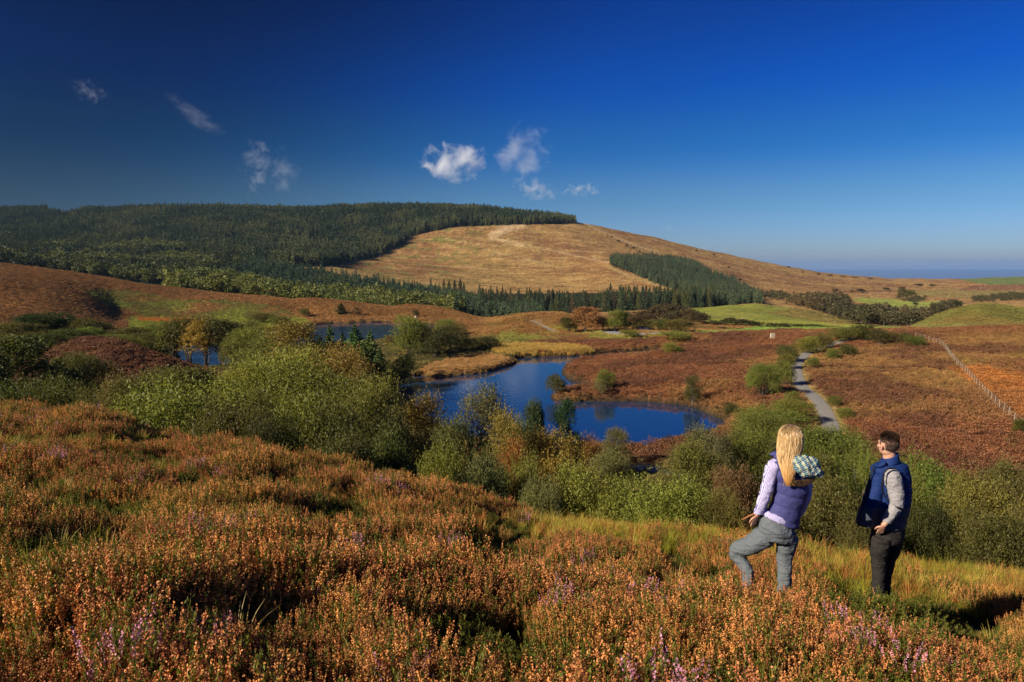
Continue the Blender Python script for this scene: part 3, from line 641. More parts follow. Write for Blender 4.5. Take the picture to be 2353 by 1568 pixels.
# grass tufts between the heather
gm_ = leaf_mat('grass_blades', (.75,.75,.6), (1.3,1.25,1.1), .4, inst=True)
def tuft(seed, nb=46, h=(.18,.42), rad=.07, lean=.45, wid=.0035):
    rg = np.random.default_rng(seed); V = []; Q = []; T = []
    for i in range(nb):
        th = rg.uniform(0, 6.283); r = rad*math.sqrt(rg.random()); b = np.array((r*math.cos(th), r*math.sin(th), 0)); H = rg.uniform(*h); th2 = th+rg.normal(0, .6)
        ln = rg.uniform(.1, 1)*lean*H; e = np.array((math.cos(th2), math.sin(th2), 0)); sd_ = np.array((-math.sin(th2), math.cos(th2), 0))*wid
        o = len(V)
        for t, wd in ((0, 1), (.45, .9), (.8, .6), (1, .08)):
            p = b + e*ln*t*t*1.4 + np.array((0, 0, H*(t-.22*t*t*ln/H*2))); V += [p-sd_*wd, p+sd_*wd]
        for k in range(3): Q.append((o+2*k, o+2*k+1, o+2*k+3, o+2*k+2)); T.append(rg.random())
        T[-3:] = [T[-1]]*3
    me = mk_mesh('grass_tuft', V, Q, mats=[gm_]); vattr(me, 'tone', np.array(T), 'FLOAT', 'FACE'); return me
TF = [tuft(i) for i in range(4)] + [tuft(9, 30, (.35,.62), .06, .8)]
X, Y, Z, px, py = polar_pts(1.6, 24, .13, rg, .98)
g3 = fbm(X/2.6, Y/2.6, 3, 73)
gr = sstep(.05, .75, g3 + .85*sstep(8.2, 11, Y)*sstep(1000, 1300, px) + .45*sstep(1750, 2000, px)*sstep(7.2, 8.6, Y) - .10)
keep = rg.random(len(X)) < gr*.9 + .03 + .25*sstep(14, 17, Y); n = keep.sum(); Xk, Yk, Zk = X[keep], Y[keep], Z[keep]
s = rg.uniform(.5, .95, n); hue = sstep(-.4,.4,fbm(Xk/1.3, Yk/1.3, 3, 90) + rg.normal(0, .12, n))[:, None]
col = np.array((.33,.31,.035))*(1-hue) + np.array((.55,.40,.09))*hue; st = (rg.random(n) < .26)[:, None]; col = np.where(st, np.array((.5,.2,.06)), col); col = np.where(((rg.random(n) < .5) & (Yk < 7.5))[:, None], np.array((.62,.46,.20)), col)*rg.uniform(.75, 1.2, (n, 1))
idx = np.where(rg.random(n) < .1, 4, rg.integers(0, 4, n))
gn_scatter('grass', np.stack([Xk, Yk, Zk-.02], 1), rots(n, rg, .1), np.stack([s, s, s], 1), idx, col, TF, 'yellow green grass tufts between the heather on the near slope', 'grass')

# heather and moor grass clumps around the ponds
moor_leaf = leaf_mat('moor_clumps', (.72,.7,.68), (1.3,1.3,1.25), .12, inst=True)
def bushlet(seed, n=170, grass=False, rx=.6, h=.42, ls=.075):
    rg = np.random.default_rng(seed); k = 7; c = np.stack([rg.normal(0, rx*.36, k), rg.normal(0, rx*.36, k), rg.uniform(.2, .6, k)*h], 1)
    d = rnd_unit(n, rg); d[:, 2] = np.abs(d[:, 2]); P = c[rg.integers(0, k, n)] + d*np.array((rx*.42, rx*.42, h*.55))*rg.uniform(.6, 1.05, (n, 1))
    V, Q = leaves(P, ls*(1.9 if grass else 1.2), ls*(.5 if grass else .8), rg, np.array([[0, 0, 1.]]), .8 if grass else .35)
    me = mk_mesh('moor_clump', V, Q, mats=[moor_leaf]); vattr(me, 'tone', rg.random(len(Q)), 'FLOAT', 'FACE'); return me
BU = [bushlet(i) for i in range(4)] + [bushlet(10+i, 150, True, .5, .5) for i in range(3)]
pts_all = [world for world in PATHS + ROAD]
def off_path(X, Y, m=.5):
    ok = np.ones(len(X), bool)
    for pts, hw in PATHS + ROAD:
        near = (X > pts[:,0].min()-4) & (X < pts[:,0].max()+4) & (Y > pts[:,1].min()-4) & (Y < pts[:,1].max()+4); ii = np.where(near)[0]
        best = np.full(len(ii), 1e9)
        for p in pts: best = np.minimum(best, np.hypot(X[ii]-p[0], Y[ii]-p[1]))
        ok[ii[best < hw+m]] = False
    return ok
parts_ = [polar_pts(20, 62, .8, rg), polar_pts(62, 132, .70, rg, .82), polar_pts(132, 200, .90, rg, .80), polar_pts(200, 345, 1.25, rg, .80)]
X, Y, Z, px, py = [np.concatenate([a[i] for a in parts_]) for i in range(5)]
c_, sd_ = gcol(X, Y); n1 = fbm(X/6, Y/6, 3, 99); keep = (sd_ > .5) & off_path(X, Y) & (rg.random(len(X)) < .93) & (n1 > -.62)
keep &= ~((Y > 345*.9) & (rg.random(len(X)) < .3))
Xk, Yk, Zk, c_ = X[keep], Y[keep], Z[keep], c_[keep]; n = len(Xk)
brown = c_[:, 0]/(c_[:, 1]+1e-3) > 1.95
idx = np.where(brown, rg.integers(0, 4, n), rg.integers(4, 7, n)); s = rg.uniform(.7, 1.6, n)*np.interp(Yk, [20, 60, 130, 200, 340], [1.0, .95, .95, 1.15, 1.5])
low = np.where(brown, 1.15, .8)*np.interp(Yk, [60, 200, 345], [1, .8, .5])
col = c_*1.15*rg.uniform(.72, 1.3, (n, 1)); hv = rg.random(n)[:, None]; col = col*(1-.25*(hv < .12)) + np.array((.10,.10,.02))*.35*(hv < .12)
gn_scatter('heather_moor', np.stack([Xk, Yk, Zk-.05], 1), rots(n, rg, .1), np.stack([s, s, s*low], 1), idx, col, BU, 'brown heather and rough grass clumps covering the moor round the ponds', 'moor vegetation')
print('moor clumps', n)

# ------------------------------------------------------------------ far woods
def far_conifer(seed, tiers=13, nleaf=420, rx=.17, z0=.04, ls=.045, droop=.3):
    rg = np.random.default_rng(seed); V, Q, T = crown_conifer(rg, tiers, nleaf, rx, z0, ls, droop=droop, ragged=.2)
    V2, Q2 = tube([(0,0,-.05),(0,0,.5),(0,0,.97)], [.014,.008,.002], 4); o = len(V); V = np.concatenate([V, V2]); nq = len(Q); Q = np.concatenate([Q, Q2+o])
    me = mk_mesh('far_conifer', V, Q, mats=[MAT['needle_i'], MAT['bark']], midx=np.r_[np.zeros(nq), np.ones(len(Q2))]); vattr(me, 'tone', np.r_[T, np.full(len(Q2), .5)], 'FLOAT', 'FACE'); return me
def far_broad(seed, n=330, rx=.42, zc=(.25,.85), ls=.075):
    rg = np.random.default_rng(seed); V, Q, T, C = crown_broad(rg, n, 9, rx, (.15,.26), zc, ls, .06, .2)
    V2, Q2 = tube([(0,0,-.05),(0,0,.3),(0,0,.7)], [.02,.015,.003], 4); o = len(V); V = np.concatenate([V, V2]); nq = len(Q); Q = np.concatenate([Q, Q2+o])
    me = mk_mesh('far_broadleaf', V, Q, mats=[MAT['leaf_i'], MAT['bark']], midx=np.r_[np.zeros(nq), np.ones(len(Q2))]); vattr(me, 'tone', np.r_[T, np.full(len(Q2), .5)], 'FLOAT', 'FACE'); return me
FC = [far_conifer(i) for i in range(4)] + [far_conifer(8+i, 14, 380, .13, .30) for i in range(2)]
FB = [far_broad(20+i) for i in range(4)]
def stand(name, polys, d0, d1, spacing, h, tint, protos, label, cat, wid=1.0, density=1.0, nvar=None, hvar=.18, xtra=None):
    X, Y, Z, px, py = polar_pts(d0, d1, spacing, rg, .80)
    m = np.zeros(len(X), bool)
    for p in polys: m |= inpoly(px, py, p)
    m &= rg.random(len(X)) < density
    if xtra is not None: m &= xtra(X, Y, px, py)
    X, Y, Z = X[m], Y[m], Z[m]; n = len(X); nn = fbm(X/25, Y/25, 3, 5)
    H = h*(1+nn*.25)*np.clip(rg.normal(1, hvar, n), .5, 1.5); Wd = H*wid*rg.uniform(.85, 1.2, n)
    if isinstance(tint, tuple) and not isinstance(tint[0], tuple): tint = (tint, tint)
    k = sstep(-.25, .3, fbm(X/40, Y/40, 3, 77) + rg.normal(0, .13, n))[:, None]; col = (np.array(tint[0])*(1-k)+np.array(tint[1])*k)*rg.uniform(.75, 1.25, (n, 1))
    gn_scatter(name, np.stack([X, Y, Z-.1], 1), rots(n, rg, .02), np.stack([Wd, Wd, H], 1), rg.integers(0, nvar or len(protos), n), col, protos, label, cat)
    print(name, n)
MATURE = [(232,486),(230,484),(500,478),(840,476),(1100,480),(1322,503),(1322,514),(1170,517),(1040,522),(942,543),(925,562),(850,594),(750,612),(650,613),(570,600),(480,575),(300,560),(215,540),(150,500)]
LEFTW = [(-400,470),(108,480),(112,490),(150,496),(215,540),(300,560),(480,575),(570,600),(560,625),(480,640),(400,655),(385,700),(-400,650)]
YOUNG = [(560,600),(650,614),(700,622),(770,636),(900,662),(960,668),(1050,684),(1100,698),(1115,720),(1240,722),(1250,735),(1180,745),(1090,742),(1000,722),(1000,705),(860,692),(720,682),(600,658),(490,640),(540,628)]
LARCH = [(395,660),(480,642),(600,660),(720,684),(860,694),(1000,708),(1070,732),(1060,745),(690,748),(380,700)]
PLANT_ = [(1398,598),(1410,594),(1545,592),(1600,612),(1625,628),(1690,650),(1700,660),(1745,688),(1750,699),(1640,706),(1600,678),(1540,665),(1480,642)]
stand('spruce_forest', [MATURE], 560, 1500, 5.0, 13.5, ((.07,.10,.05),(.175,.185,.075)), FC, 'dark mature spruce forest covering the upper hill down to the felled slope', 'forest', 1.35, nvar=4, hvar=.12)
BLF = lambda X, Y, px, py: (py > 585 + 22*np.sin(px/70) - (fbm(X/40, Y/40, 3, 12) > .12)*40) & (px > -60)
stand('mixed_forest', [LEFTW], 500, 1450, 5.0, 10.5, ((.045,.07,.038),(.12,.14,.05)), FC, 'dark green spruce wood on the lower left flank of the hill', 'forest', 1.35, nvar=4, hvar=.14, xtra=lambda *a: ~BLF(*a))
stand('broadleaf_wood', [LEFTW], 500, 1100, 5.8, 8.5, ((.045,.058,.022),(.14,.15,.04)), FB, 'patches of yellow green broadleaf trees at the foot of the left forest', 'forest', 1.15, xtra=BLF)
stand('young_spruce_plantation', [YOUNG], 350, 820, 3.6, 8.0, ((.07,.11,.062),(.12,.155,.07)), FC, 'young blue green spruce plantation filling the valley below the felled slope', 'forest', 1.2, nvar=4, hvar=.22)
stand('larch_belt', [LARCH], 352, 800, 4.6, 9.5, ((.13,.15,.035),(.20,.20,.045)), FB, 'yellow green belt of larch and birch behind the moor ridge', 'forest', .95, xtra=lambda X, Y, px, py: fbm(X/22, Y/22, 3, 66) > -.28)
stand('hillside_plantation', [PLANT_], 530, 1100, 4.6, 9, ((.08,.11,.06),(.125,.15,.07)), FC, 'dense blue green spruce plantation running down the right flank of the hill', 'forest', 1.25, nvar=4, hvar=.12)
VALW = [(1808,700),(1850,693),(1940,690),(1958,712),(2030,722),(2090,723),(2150,717),(2200,708),(2205,716),(2110,748),(2080,757),(1985,757),(1950,744),(1880,716)]
HEDGES = [[(1620,756),(1680,752),(1740,753),(1950,755),(1990,760),(1900,762),(1700,760)],[(2070,694),(2110,684),(2130,690),(2110,700)],[(2150,704),(2165,700),(2200,706),(2215,716),(2180,716)],[(2235,690),(2280,682),(2345,678),(2400,676),(2400,690),(2300,694),(2230,698)],[(1750,672),(1800,676),(1830,690),(1790,692),(1745,686)]]
stand('valley_wood', [VALW], 345, 900, 6.5, 7.5, ((.085,.078,.032),(.15,.11,.05)), FB, 'dark olive and brown broadleaf wood in the valley right of the green field', 'wood', 1.1)
stand('hedgerow_scrub', HEDGES, 300, 1200, 7.5, 4.2, ((.075,.078,.03),(.13,.10,.045)), FB, 'dark hedges and scrub along the far field edges', 'scrub', 1.2, density=.8)
RD = [tuft(50+i, 60, (.55,1.0), .38, .25, .012) for i in range(3)]
stand('reed_bed', [[(1132,806),(1140,794),(1200,792),(1300,793),(1350,799),(1372,812),(1300,816),(1240,817),(1185,820),(1140,814)]], 100, 190, .6, .95, ((.42,.30,.075),(.56,.38,.12)), RD, 'tall golden reed bed along the far edge of the main pond', 'reeds', 1.0)
stand('sedge_spit', [[(1272,906),(1300,901),(1345,899),(1380,902),(1345,920),(1308,925),(1273,918)],[(1300,843),(1345,832),(1400,826),(1350,838),(1312,850)],[(937,862),(985,840),(1050,822),(1110,815),(1160,820),(1190,830),(1165,840),(1112,856),(1024,864),(980,864)]], 95, 190, .5, .45, ((.46,.26,.10),(.60,.36,.15)), RD, 'low pale russet sedge on the flat spits at the edges of the main pond', 'sedge', 1.1)

# ------------------------------------------------------------------ individual spruces of the belt below the felled slope
def spruce_belt():
    r = np.random.default_rng(8); grp = 'spruces in the belt below the felled slope'; k = 0
    line = [(1105,700,560),(1150,703,555),(1200,705,550),(1250,712,540),(1300,716,530),(1400,716,525),(1500,712,520),(1560,710,520),(1640,710,520)]
    lx = [p[0] for p in line]; lr = [p[1] for p in line]; ld = [p[2] for p in line]
    rows = [(0, 46), (8, 44), (17, 44), (27, 42), (38, 40), (50, 38)]
    for off, cnt in rows:
        for i in range(cnt):
            px = 1100 + (540)*(i+r.uniform(.1, .9))/cnt; d = np.interp(px, lx, ld) + off + r.uniform(-3, 3)
            if px < 1240 and r.random() < .25: continue
            x = float(ray(px, 700)[0])*d; h = r.uniform(11, 17)*(1.0 if px > 1210 or px < 1120 else .8)*(1.15 if 1395 < px < 1520 and off > 15 else 1)
            q_ = r.random(); tn = (.075,.10,.048) if q_ < .65 else (.14,.14,.05) if q_ < .88 else (.15,.11,.06)
            plant('spruce', 'spruce_tree', x, d, h, h*.40, 'dark spruce in the tall belt between the brown moor and the felled slope', 'tree', grp, tn, int(r.integers(0, 4)), parts=False)
            k += 1
    print('belt', k)
spruce_belt()

# ------------------------------------------------------------------ shrubs and trees one can tell apart
OL=(.20,.195,.042); YG=(.25,.255,.05); DK=(.085,.09,.022); GR=(.13,.14,.03); GY=(.21,.20,.075); RU=(.33,.16,.045); AU=(.31,.215,.05); MG=(.16,.185,.036); BR=(.20,.12,.055); DO=(.135,.125,.033)
def T(kind, px, top, wpx, d, tint, label, base=None, name=None, group=None, cat=None, var=None, sink=0.0, dmin=16):
    """base given: stand where that picture row meets the ground; else at distance d."""
    if base is not None: X = hit(px, base, dmin, 2500); x, y = X[0], X[1]
    else: x, y = float(ray(px, top)[0])*d, d
    z = float(gz(x, y)); t = float(ray(px, top)[1]); h = max(.4, t*y + CAMZ - z); wid = wpx/F*y*1.06
    if base is not None and kind in ('round', 'gorse', 'willow'): h *= 1.22; wid *= 1.0
    nm = name or dict(bare='willow_shrub', willow='willow_shrub', birch='birch_tree', alder='alder_tree', round='willow_shrub', gorse='gorse_bush', thorn='hawthorn_tree', scrub='scrub_bush', lakebirch='birch_tree', spruce='spruce_tree', pine='pine_tree')[kind]
    return plant(kind, nm, x, y, h, wid, label, cat or ('shrub' if nm.endswith(('shrub', 'bush')) else 'tree'), group, tint, var, sink, parts=kind not in ('scrub',), trunkname='stems' if nm.endswith(('shrub', 'bush')) else 'trunk')
# thicket below the heather slope, left half
T('alder', 45, 772, 230, 62, DK, 'dark green alder at the left edge, largest of the trees above the pale heather')
T('alder', -50, 800, 190, 50, DK, 'dark alder cut off by the left edge of the view')
T('willow', 118, 872, 170, 31, DO, 'dull green willow shrub just above the heather near the left edge')
T('willow', 200, 905, 110, 27, DO, 'small dull green willow with a bare pale stem above the left heather')
T('willow', 15, 890, 120, 29, DK, 'dark willow shrub in the left corner behind the heather crest')
T('willow', 165, 812, 150, 70, DO, 'olive willow shrub at the left foot of the brown heather knoll')
T('willow', 300, 858, 170, 42, DO, 'olive willow shrub in front of the middle of the heather knoll')
T('willow', 405, 880, 290, 30, OL, 'broad olive willow shrub spreading above the heather left of centre')
T('willow', 520, 925, 190, 27, DO, 'olive brown willow beside the broad left shrub and low over the heather')
T('willow', 590, 905, 160, 34, OL, 'tan green willow at the left foot of the great thicket')
T('willow', 640, 800, 240, 58, YG, 'bright yellow green willow crowning the thicket left of the pines')
T('willow', 560, 838, 170, 55, YG, 'light green willow beside the pond seen through trees')
T('birch', 690, 738, 180, 92, AU, 'olive gold birch, tallest behind the thicket and left of the pines')
T('birch', 588, 748, 110, 118, OL, 'round olive birch right of the pond seen through trees', cat='tree')
T('birch', 640, 760, 120, 100, OL, 'olive birch between the round birch and the tallest gold birch')
T('willow', 760, 800, 200, 66, AU, 'gold tinged willow directly in front of the pines')
T('willow', 710, 838, 280, 46, OL, 'wide olive willow in the heart of the great thicket')
T('willow', 840, 862, 200, 42, OL, 'olive willow on the right shoulder of the great thicket')
T('birch', 800, 850, 130, 52, AU, 'twiggy gold birch leaning above the dark bank of the pond')
T('willow', 690, 915, 240, 32, OL, 'olive willow low in the great thicket over the heather edge')
T('willow', 820, 935, 250, 31, DO, 'dark olive willow filling the lower right of the great thicket')
T('alder', 905, 990, 140, 24, DK, 'dark leafy bush low at the heather edge left of centre', name='alder_bush')
T('willow', 780, 1000, 190, 22, DK, 'dark shaded willow touching the heather crest left of centre')
T('willow', 610, 960, 140, 25, DK, 'small dark willow tucked against the heather crest')
# centre
T('birch', 985, 903, 135, 44, AU, 'rust tipped birch standing before the water left of centre')
T('birch', 1105, 880, 115, 47, GY, 'airy grey green birch, tallest before the main pond')
T('birch', 1150, 945, 130, 39, AU, 'bronze birch right of the airy grey green birch')
T('willow', 1050, 962, 150, 33, GY, 'silvery willow between the two birches before the water')
T('birch', 1160, 1010, 110, 31, RU, 'red brown birch in the hollow left of the round olive willow')
T('willow', 1010, 1020, 130, 27, OL, 'low olive willow on the heather edge below the rust tipped birch')
T('alder', 1228, 922, 65, 56, (.08,.12,.055), 'thin dark blue green alder leaning over the pond')
T('alder', 1302, 918, 70, 56, (.05,.10,.04), 'dark green loose leaved young tree standing against the pond')
T('birch', 1195, 960, 90, 45, OL, 'narrow olive birch beside the dark alder by the pond')
T('willow', 1270, 990, 175, 40, AU, 'rounded olive gold willow below the dark loose leaved tree')
T('birch', 1352, 1000, 60, 50, RU, 'reddish thin birch between the dark loose leaved tree and the lone pondside willow')
T('willow', 1100, 1052, 140, 25, GY, 'grey green willow low at centre behind the heather')
T('willow', 1185, 1050, 130, 27, OL, 'olive willow low at centre, right of the grey green one')
T('birch', 1418, 984, 68, 62, GY, 'lone pale willow like tree at the pond edge near the grey path')
T('willow', 1400, 1035, 110, 45, GY, 'sage green willow just below the lone pondside tree')
T('willow', 1360, 1072, 205, 27, YG, 'large bright green willow at centre right over the heather edge')
T('willow', 1240, 1100, 90, 22, GY, 'small grey willow left of the large bright green willow')
T('willow', 1545, 1105, 210, 24, YG, 'broad bright olive willow left of the woman, above the heather edge')
T('birch', 1600, 982, 130, 50, GY, 'grey green willow at the near right end of the pond')
T('willow', 1590, 1015, 150, 42, OL, 'tall olive willow left of the woman between pond and path')
T('birch', 1670, 1000, 80, 46, (.15,.145,.07), 'twiggy half bare birch beside the woman')
T('willow', 1720, 985, 130, 48, MG, 'fresh green willow behind the woman, left of her head')
T('willow', 1775, 940, 150, 70, YG, 'yellow green willow above the head of the woman beside the path end')
T('willow', 1760, 950, 110, 62, OL, 'olive willow at the left of the path end')
T('willow', 1900, 985, 170, 52, MG, 'green willow right of the hair of the woman, below the path end')
T('willow', 1690, 1075, 110, 30, BR, 'brown leaved shrub low beside the arm of the woman')
T('willow', 1650, 1130, 120, 23, DO, 'dark olive willow by the hip of the woman')
T('willow', 1860, 1040, 150, 36, OL, 'olive willow between the woman and the man, farther one')
T('willow', 1905, 1100, 190, 25, DO, 'dense green willow between the woman and the man, nearer one')
T('willow', 1960, 1035, 130, 40, MG, 'green willow left of the head of the man')
T('alder', 1800, 1100, 120, 28, DO, 'leafy green bush hidden partly by the woman', name='alder_bush')
T('willow', 2140, 1055, 160, 33, MG, 'green willow right of the shoulder of the man')
T('willow', 2070, 1090, 130, 30, OL, 'olive willow directly behind the man')
T('willow', 2240, 1100, 200, 27, OL, 'broad olive willow right of the man')
T('willow', 2340, 1075, 170, 33, DO, 'olive willow cut by the right edge of the view')
T('birch', 2305, 1058, 70, 38, (.14,.14,.05), 'bare twigged birch near the right edge')
T('willow', 2130, 1160, 140, 22, DK, 'dark low willow at the hip of the man')
T('willow', 2300, 1180, 160, 21, DO, 'low willow above the grass at the right edge')
T('willow', 2000, 1180, 110, 21, DO, 'low olive shrub between the legs of the two people')
T('willow', 1760, 1140, 110, 24, DO, 'dark willow behind the jacket of the woman')
T('bare', 600, 955, 110, 29, AU, 'nearly leafless pale stemmed shrub at the left heather edge')
T('bare', 660, 880, 90, 40, OL, 'bare pale twigs rising out of the middle of the great thicket')
T('bare', 1637, 975, 70, 44, GY, 'leafless grey shrub at the near right end of the pond')
T('bare', 1090, 1000, 60, 30, RU, 'bare stemmed shrub among the birches at centre')
T('bare', 1995, 1010, 70, 36, OL, 'bare twigged shrub just left of the head of the man')
T('bare', 2330, 1110, 60, 27, BR, 'thin bare stems near the right edge of the view')
T('bare', 240, 890, 50, 27, BR, 'thin pale bare stem above the left heather crest')
T('alder', 400, 845, 160, 62, DO, 'dull green alder over the right end of the heather knoll')
# around the ponds
for i, (px, top, w_, d) in enumerate([(396,736,84,134),(432,728,92,133),(470,728,98,131),(508,731,86,130),(530,742,60,133)]):
    T('lakebirch', px, top, w_, d, [OL, DO, AU, DO, DK][i], 'bare stemmed birch standing in a row before the left pond', group='birches in a row before the left pond')
T('alder', 300, 752, 110, 150, DO, 'olive bush left of the row of birches', name='alder_bush')
T('alder', 348, 748, 90, 152, MG, 'green alder just left of the row of birches')
T('alder', 232, 742, 80, 165, DK, 'dark shrub at the foot of the left brown hill', name='alder_bush')
T('alder', 110, 720, 120, 150, (.05,.075,.015), 'dark green alder at the foot of the left brown hill')
T('alder', 175, 734, 110, 148, DO, 'second green alder from the left below the brown hill')
T('alder', 35, 742, 130, 142, DO, 'olive green bush left of the alder below the brown hill', name='alder_bush')
T('alder', 60, 735, 110, 158, DK, 'dark green tree left of the alder below the brown hill, partly behind it')
T('alder', 215, 752, 100, 140, MG, 'fresh green bush behind the left side of the heather knoll', name='alder_bush')
T('alder', 150, 758, 110, 128, DK, 'dark bush in the hollow left of the heather knoll', name='alder_bush')
T('alder', 345, 765, 110, 140, DO, 'olive tree just left of the row of birches, nearest the knoll')
T('willow', 290, 775, 90, 133, MG, 'green willow behind the crest of the heather knoll')
T('alder', 70, 770, 130, 105, DK, 'dark crowned tree behind the largest left alder')
T('birch', 575, 735, 90, 150, DO, 'dull green tree behind the round olive birch')
T('willow', 545, 775, 70, 125, OL, 'olive willow between the row of birches and the great thicket')
T('willow', 265, 768, 110, 125, OL, 'pale olive willow behind the top of the heather knoll')
T('willow', 190, 775, 90, 112, DK, 'dark willow left of the top of the heather knoll')
for i, (px, top, w_, d, tn) in enumerate([(757,749,62,116,(.13,.21,.045)),(786,765,56,118,(.09,.15,.06)),(815,748,70,114,(.12,.21,.045)),(850,762,64,108,(.12,.19,.04)),(735,772,56,120,(.09,.14,.045)),(872,800,60,104,(.11,.17,.035)),(835,790,70,106,(.09,.14,.03)),(775,790,70,110,(.09,.14,.035))]):
    T('pine', px, top, w_, d, tn, 'bright green pine in the clump before the upper pond', group='pines in the clump before the upper pond')
T('alder', 790, 810, 110, 105, DK, 'dark alder below the clump of pines')
T('alder', 880, 832, 70, 100, DK, 'dark bush on the left bank of the main pond', name='alder_bush')
T('alder', 835, 850, 90, 92, DK, 'dark bush under the pines on the shady bank', name='alder_bush')
T('gorse', 925, 812, 60, 118, DK, 'low dark gorse at the left tip of the reed spit')
T('round', 940, 742, 96, 0, OL, 'large round olive willow between the two ponds', base=815)
T('gorse', 1000, 768, 110, 0, DK, 'dark glossy gorse mass right of the round willow', base=822)
T('round', 1050, 757, 66, 0, DO, 'smaller round willow right of the dark gorse', base=808)
T('willow', 1025, 741, 50, 0, OL, 'pale willow behind the smaller round willow', base=772)
T('gorse', 1095, 780, 90, 0, DK, 'low dark scrub beside the reed bed', base=806, name='gorse_bush')
T('round', 972, 752, 40, 0, DO, 'dark round shrub at the right end of the upper pond', base=785)
T('pine', 785, 697, 26, 0, (.04,.055,.02), 'lone young pine on the dark bank of the upper pond', base=722, dmin=200)
T('birch', 820, 705, 22, 0, BR, 'thin leafless birch right of the lone young pine', base=726, dmin=200)
T('round', 700, 712, 28, 0, DO, 'dark shrub on the dark bank of the upper pond, left one', base=728, dmin=200)
T('round', 955, 715, 16, 0, DK, 'small dark bush under the brown hillock', base=729, dmin=200)
T('round', 600, 722, 60, 0, DO, 'dark green shrub at the foot of the green slope', base=742, dmin=200)
T('round', 640, 730, 50, 0, MG, 'green shrub left of the upper pond', base=748, dmin=180)
T('birch', 900, 770, 26, 0, BR, 'reddish sapling at the near edge of the upper pond', base=792)
T('round', 1276, 869, 48, 0, DO, 'grey olive willow on the tip of the spit', base=909)
T('round', 1390, 858, 46, 0, MG, 'green shrub with yellow grass on the small bay', base=893)
T('round', 1382, 878, 34, 0, GY, 'pale tuft shrub beside the small bay', base=908)
T('birch', 1591, 862, 42, 0, DO, 'slender birch on the pond shore casting a long shadow', base=930)
T('round', 1676, 930, 38, 0, DO, 'small grey green bush on the heather right of the pond', base=956)
# beside the gravel path
T('willow', 1755, 850, 76, 0, MG, 'bright green willow, largest left of the gravel path', base=912)
T('round', 1800, 838, 44, 0, OL, 'olive shrub touching the left of the path bend', base=888)
T('round', 1806, 818, 42, 0, OL, 'olive shrub left of the narrow part of the path', base=848)
T('round', 1812, 800, 48, 0, DO, 'dark olive shrub above the path bend', base=832)
T('round', 1858, 780, 60, 0, OL, 'rounded olive shrub at the upper bend of the path', base=812)
T('round', 1890, 772, 50, 0, DO, 'olive shrub on the rise where the path leaves', base=803)
T('round', 1942, 757, 80, 0, OL, 'wide olive shrub crowning the rise behind the path', base=785)
T('round', 1985, 753, 60, 0, DK, 'dark shrub at the right end of the rise', base=783)
T('round', 2020, 762, 56, 0, DO, 'brown green shrub right of the rise near the fence', base=792)
T('round', 2065, 768, 40, 0, DO, 'low green shrub beside the first fence posts', base=791)
T('round', 2105, 776, 46, 0, MG, 'low green shrub touching the fence', base=797)
T('round', 1945, 797, 44, 0, DO, 'olive shrub on the heather right of the path top', base=820)
T('round', 1912, 806, 34, 0, OL, 'small shrub nearest the path bend on its right', base=826)
T('round', 1868, 826, 28, 0, OL, 'little shrub on the right verge of the path', base=848)
T('round', 1942, 942, 38, 0, MG, 'low green shrub on the right verge near the path end', base=965)
T('round', 1916, 915, 32, 0, OL, 'low olive shrub on the right verge midway', base=938)
T('round', 1822, 905, 38, 0, OL, 'olive shrub on the left verge near the path end', base=930)
T('willow', 1822, 930, 84, 0, YG, 'yellow green willow left of the path end', base=975)
T('willow', 2350, 970, 40, 0, (.14,.13,.02), 'yellow shrub where the fence meets the right edge', base=1000)
# middle distance
T('thorn', 1345, 706, 62, 0, (.36,.19,.07), 'russet hawthorn, roundest by the car park', base=768, dmin=200)
T('thorn', 1308, 730, 40, 0, DO, 'olive tree left of the russet hawthorn', base=766, dmin=200)
T('birch', 1412, 712, 46, 0, (.22,.25,.045), 'bright green birch right of the russet hawthorn', base=770, dmin=200)
T('round', 1432, 722, 36, 0, DK, 'dark tree behind the bright green birch', base=764, dmin=200)
T('thorn', 1385, 726, 40, 0, BR, 'brown tree between russet hawthorn and green birch', base=768, dmin=200)
T('thorn', 1455, 728, 44, 0, (.17,.10,.045), 'brown hawthorn beside the parked car', base=768, dmin=200)
T('gorse', 1485, 740, 60, 0, DO, 'dark hedge behind the parked car', base=762, dmin=200)
T('round', 1525, 738, 40, 0, MG, 'green bush right of the parked car', base=766, dmin=200)
T('round', 1560, 738, 66, 0, DO, 'large olive bush by the road', base=772, dmin=190)
T('gorse', 1551, 765, 70, 0, YG, 'low bright green bush at the moor edge', base=783, dmin=150)
T('gorse', 1447, 761, 44, 0, OL, 'low olive bush below the bright green birch', base=777, dmin=150)
T('gorse', 1544, 792, 42, 0, YG, 'round yellow green bush by the pond channel', base=812, dmin=120)
for px, top, w_, d in [(1500,706,60,300),(1530,697,60,330),(1560,700,60,320),(1590,712,60,300),(1615,720,50,290),(1480,722,50,280),(1465,716,40,300),(1545,716,60,280)]:
    T('scrub', px, top, w_, d, (.105,.075,.032), 'brown leafed tree in the copse left of the green field', group='trees of the brown copse', name='hawthorn_tree', cat='tree')
for px, top, w_, d in [(1640,730,36,285),(1665,728,40,285),(1690,724,60,290),(1715,728,44,292),(1740,732,40,290),(1775,735,44,290),(1805,736,44,290),(1840,738,40,288),(1870,738,40,288),(1900,742,44,286),(1580,746,30,260),(1610,748,30,262),(1660,745,34,262),(1700,748,26,262)]:
    T('scrub', px, top+7, w_*.85, d, (.085,.085,.03), 'dark bush in the line along the lower edge of the green field', group='bushes along the lower edge of the green field')
T('scrub', 2080, 664, 44, 0, DO, 'big round tree standing alone above the far pasture', base=690, name='oak_tree', cat='tree', dmin=400)
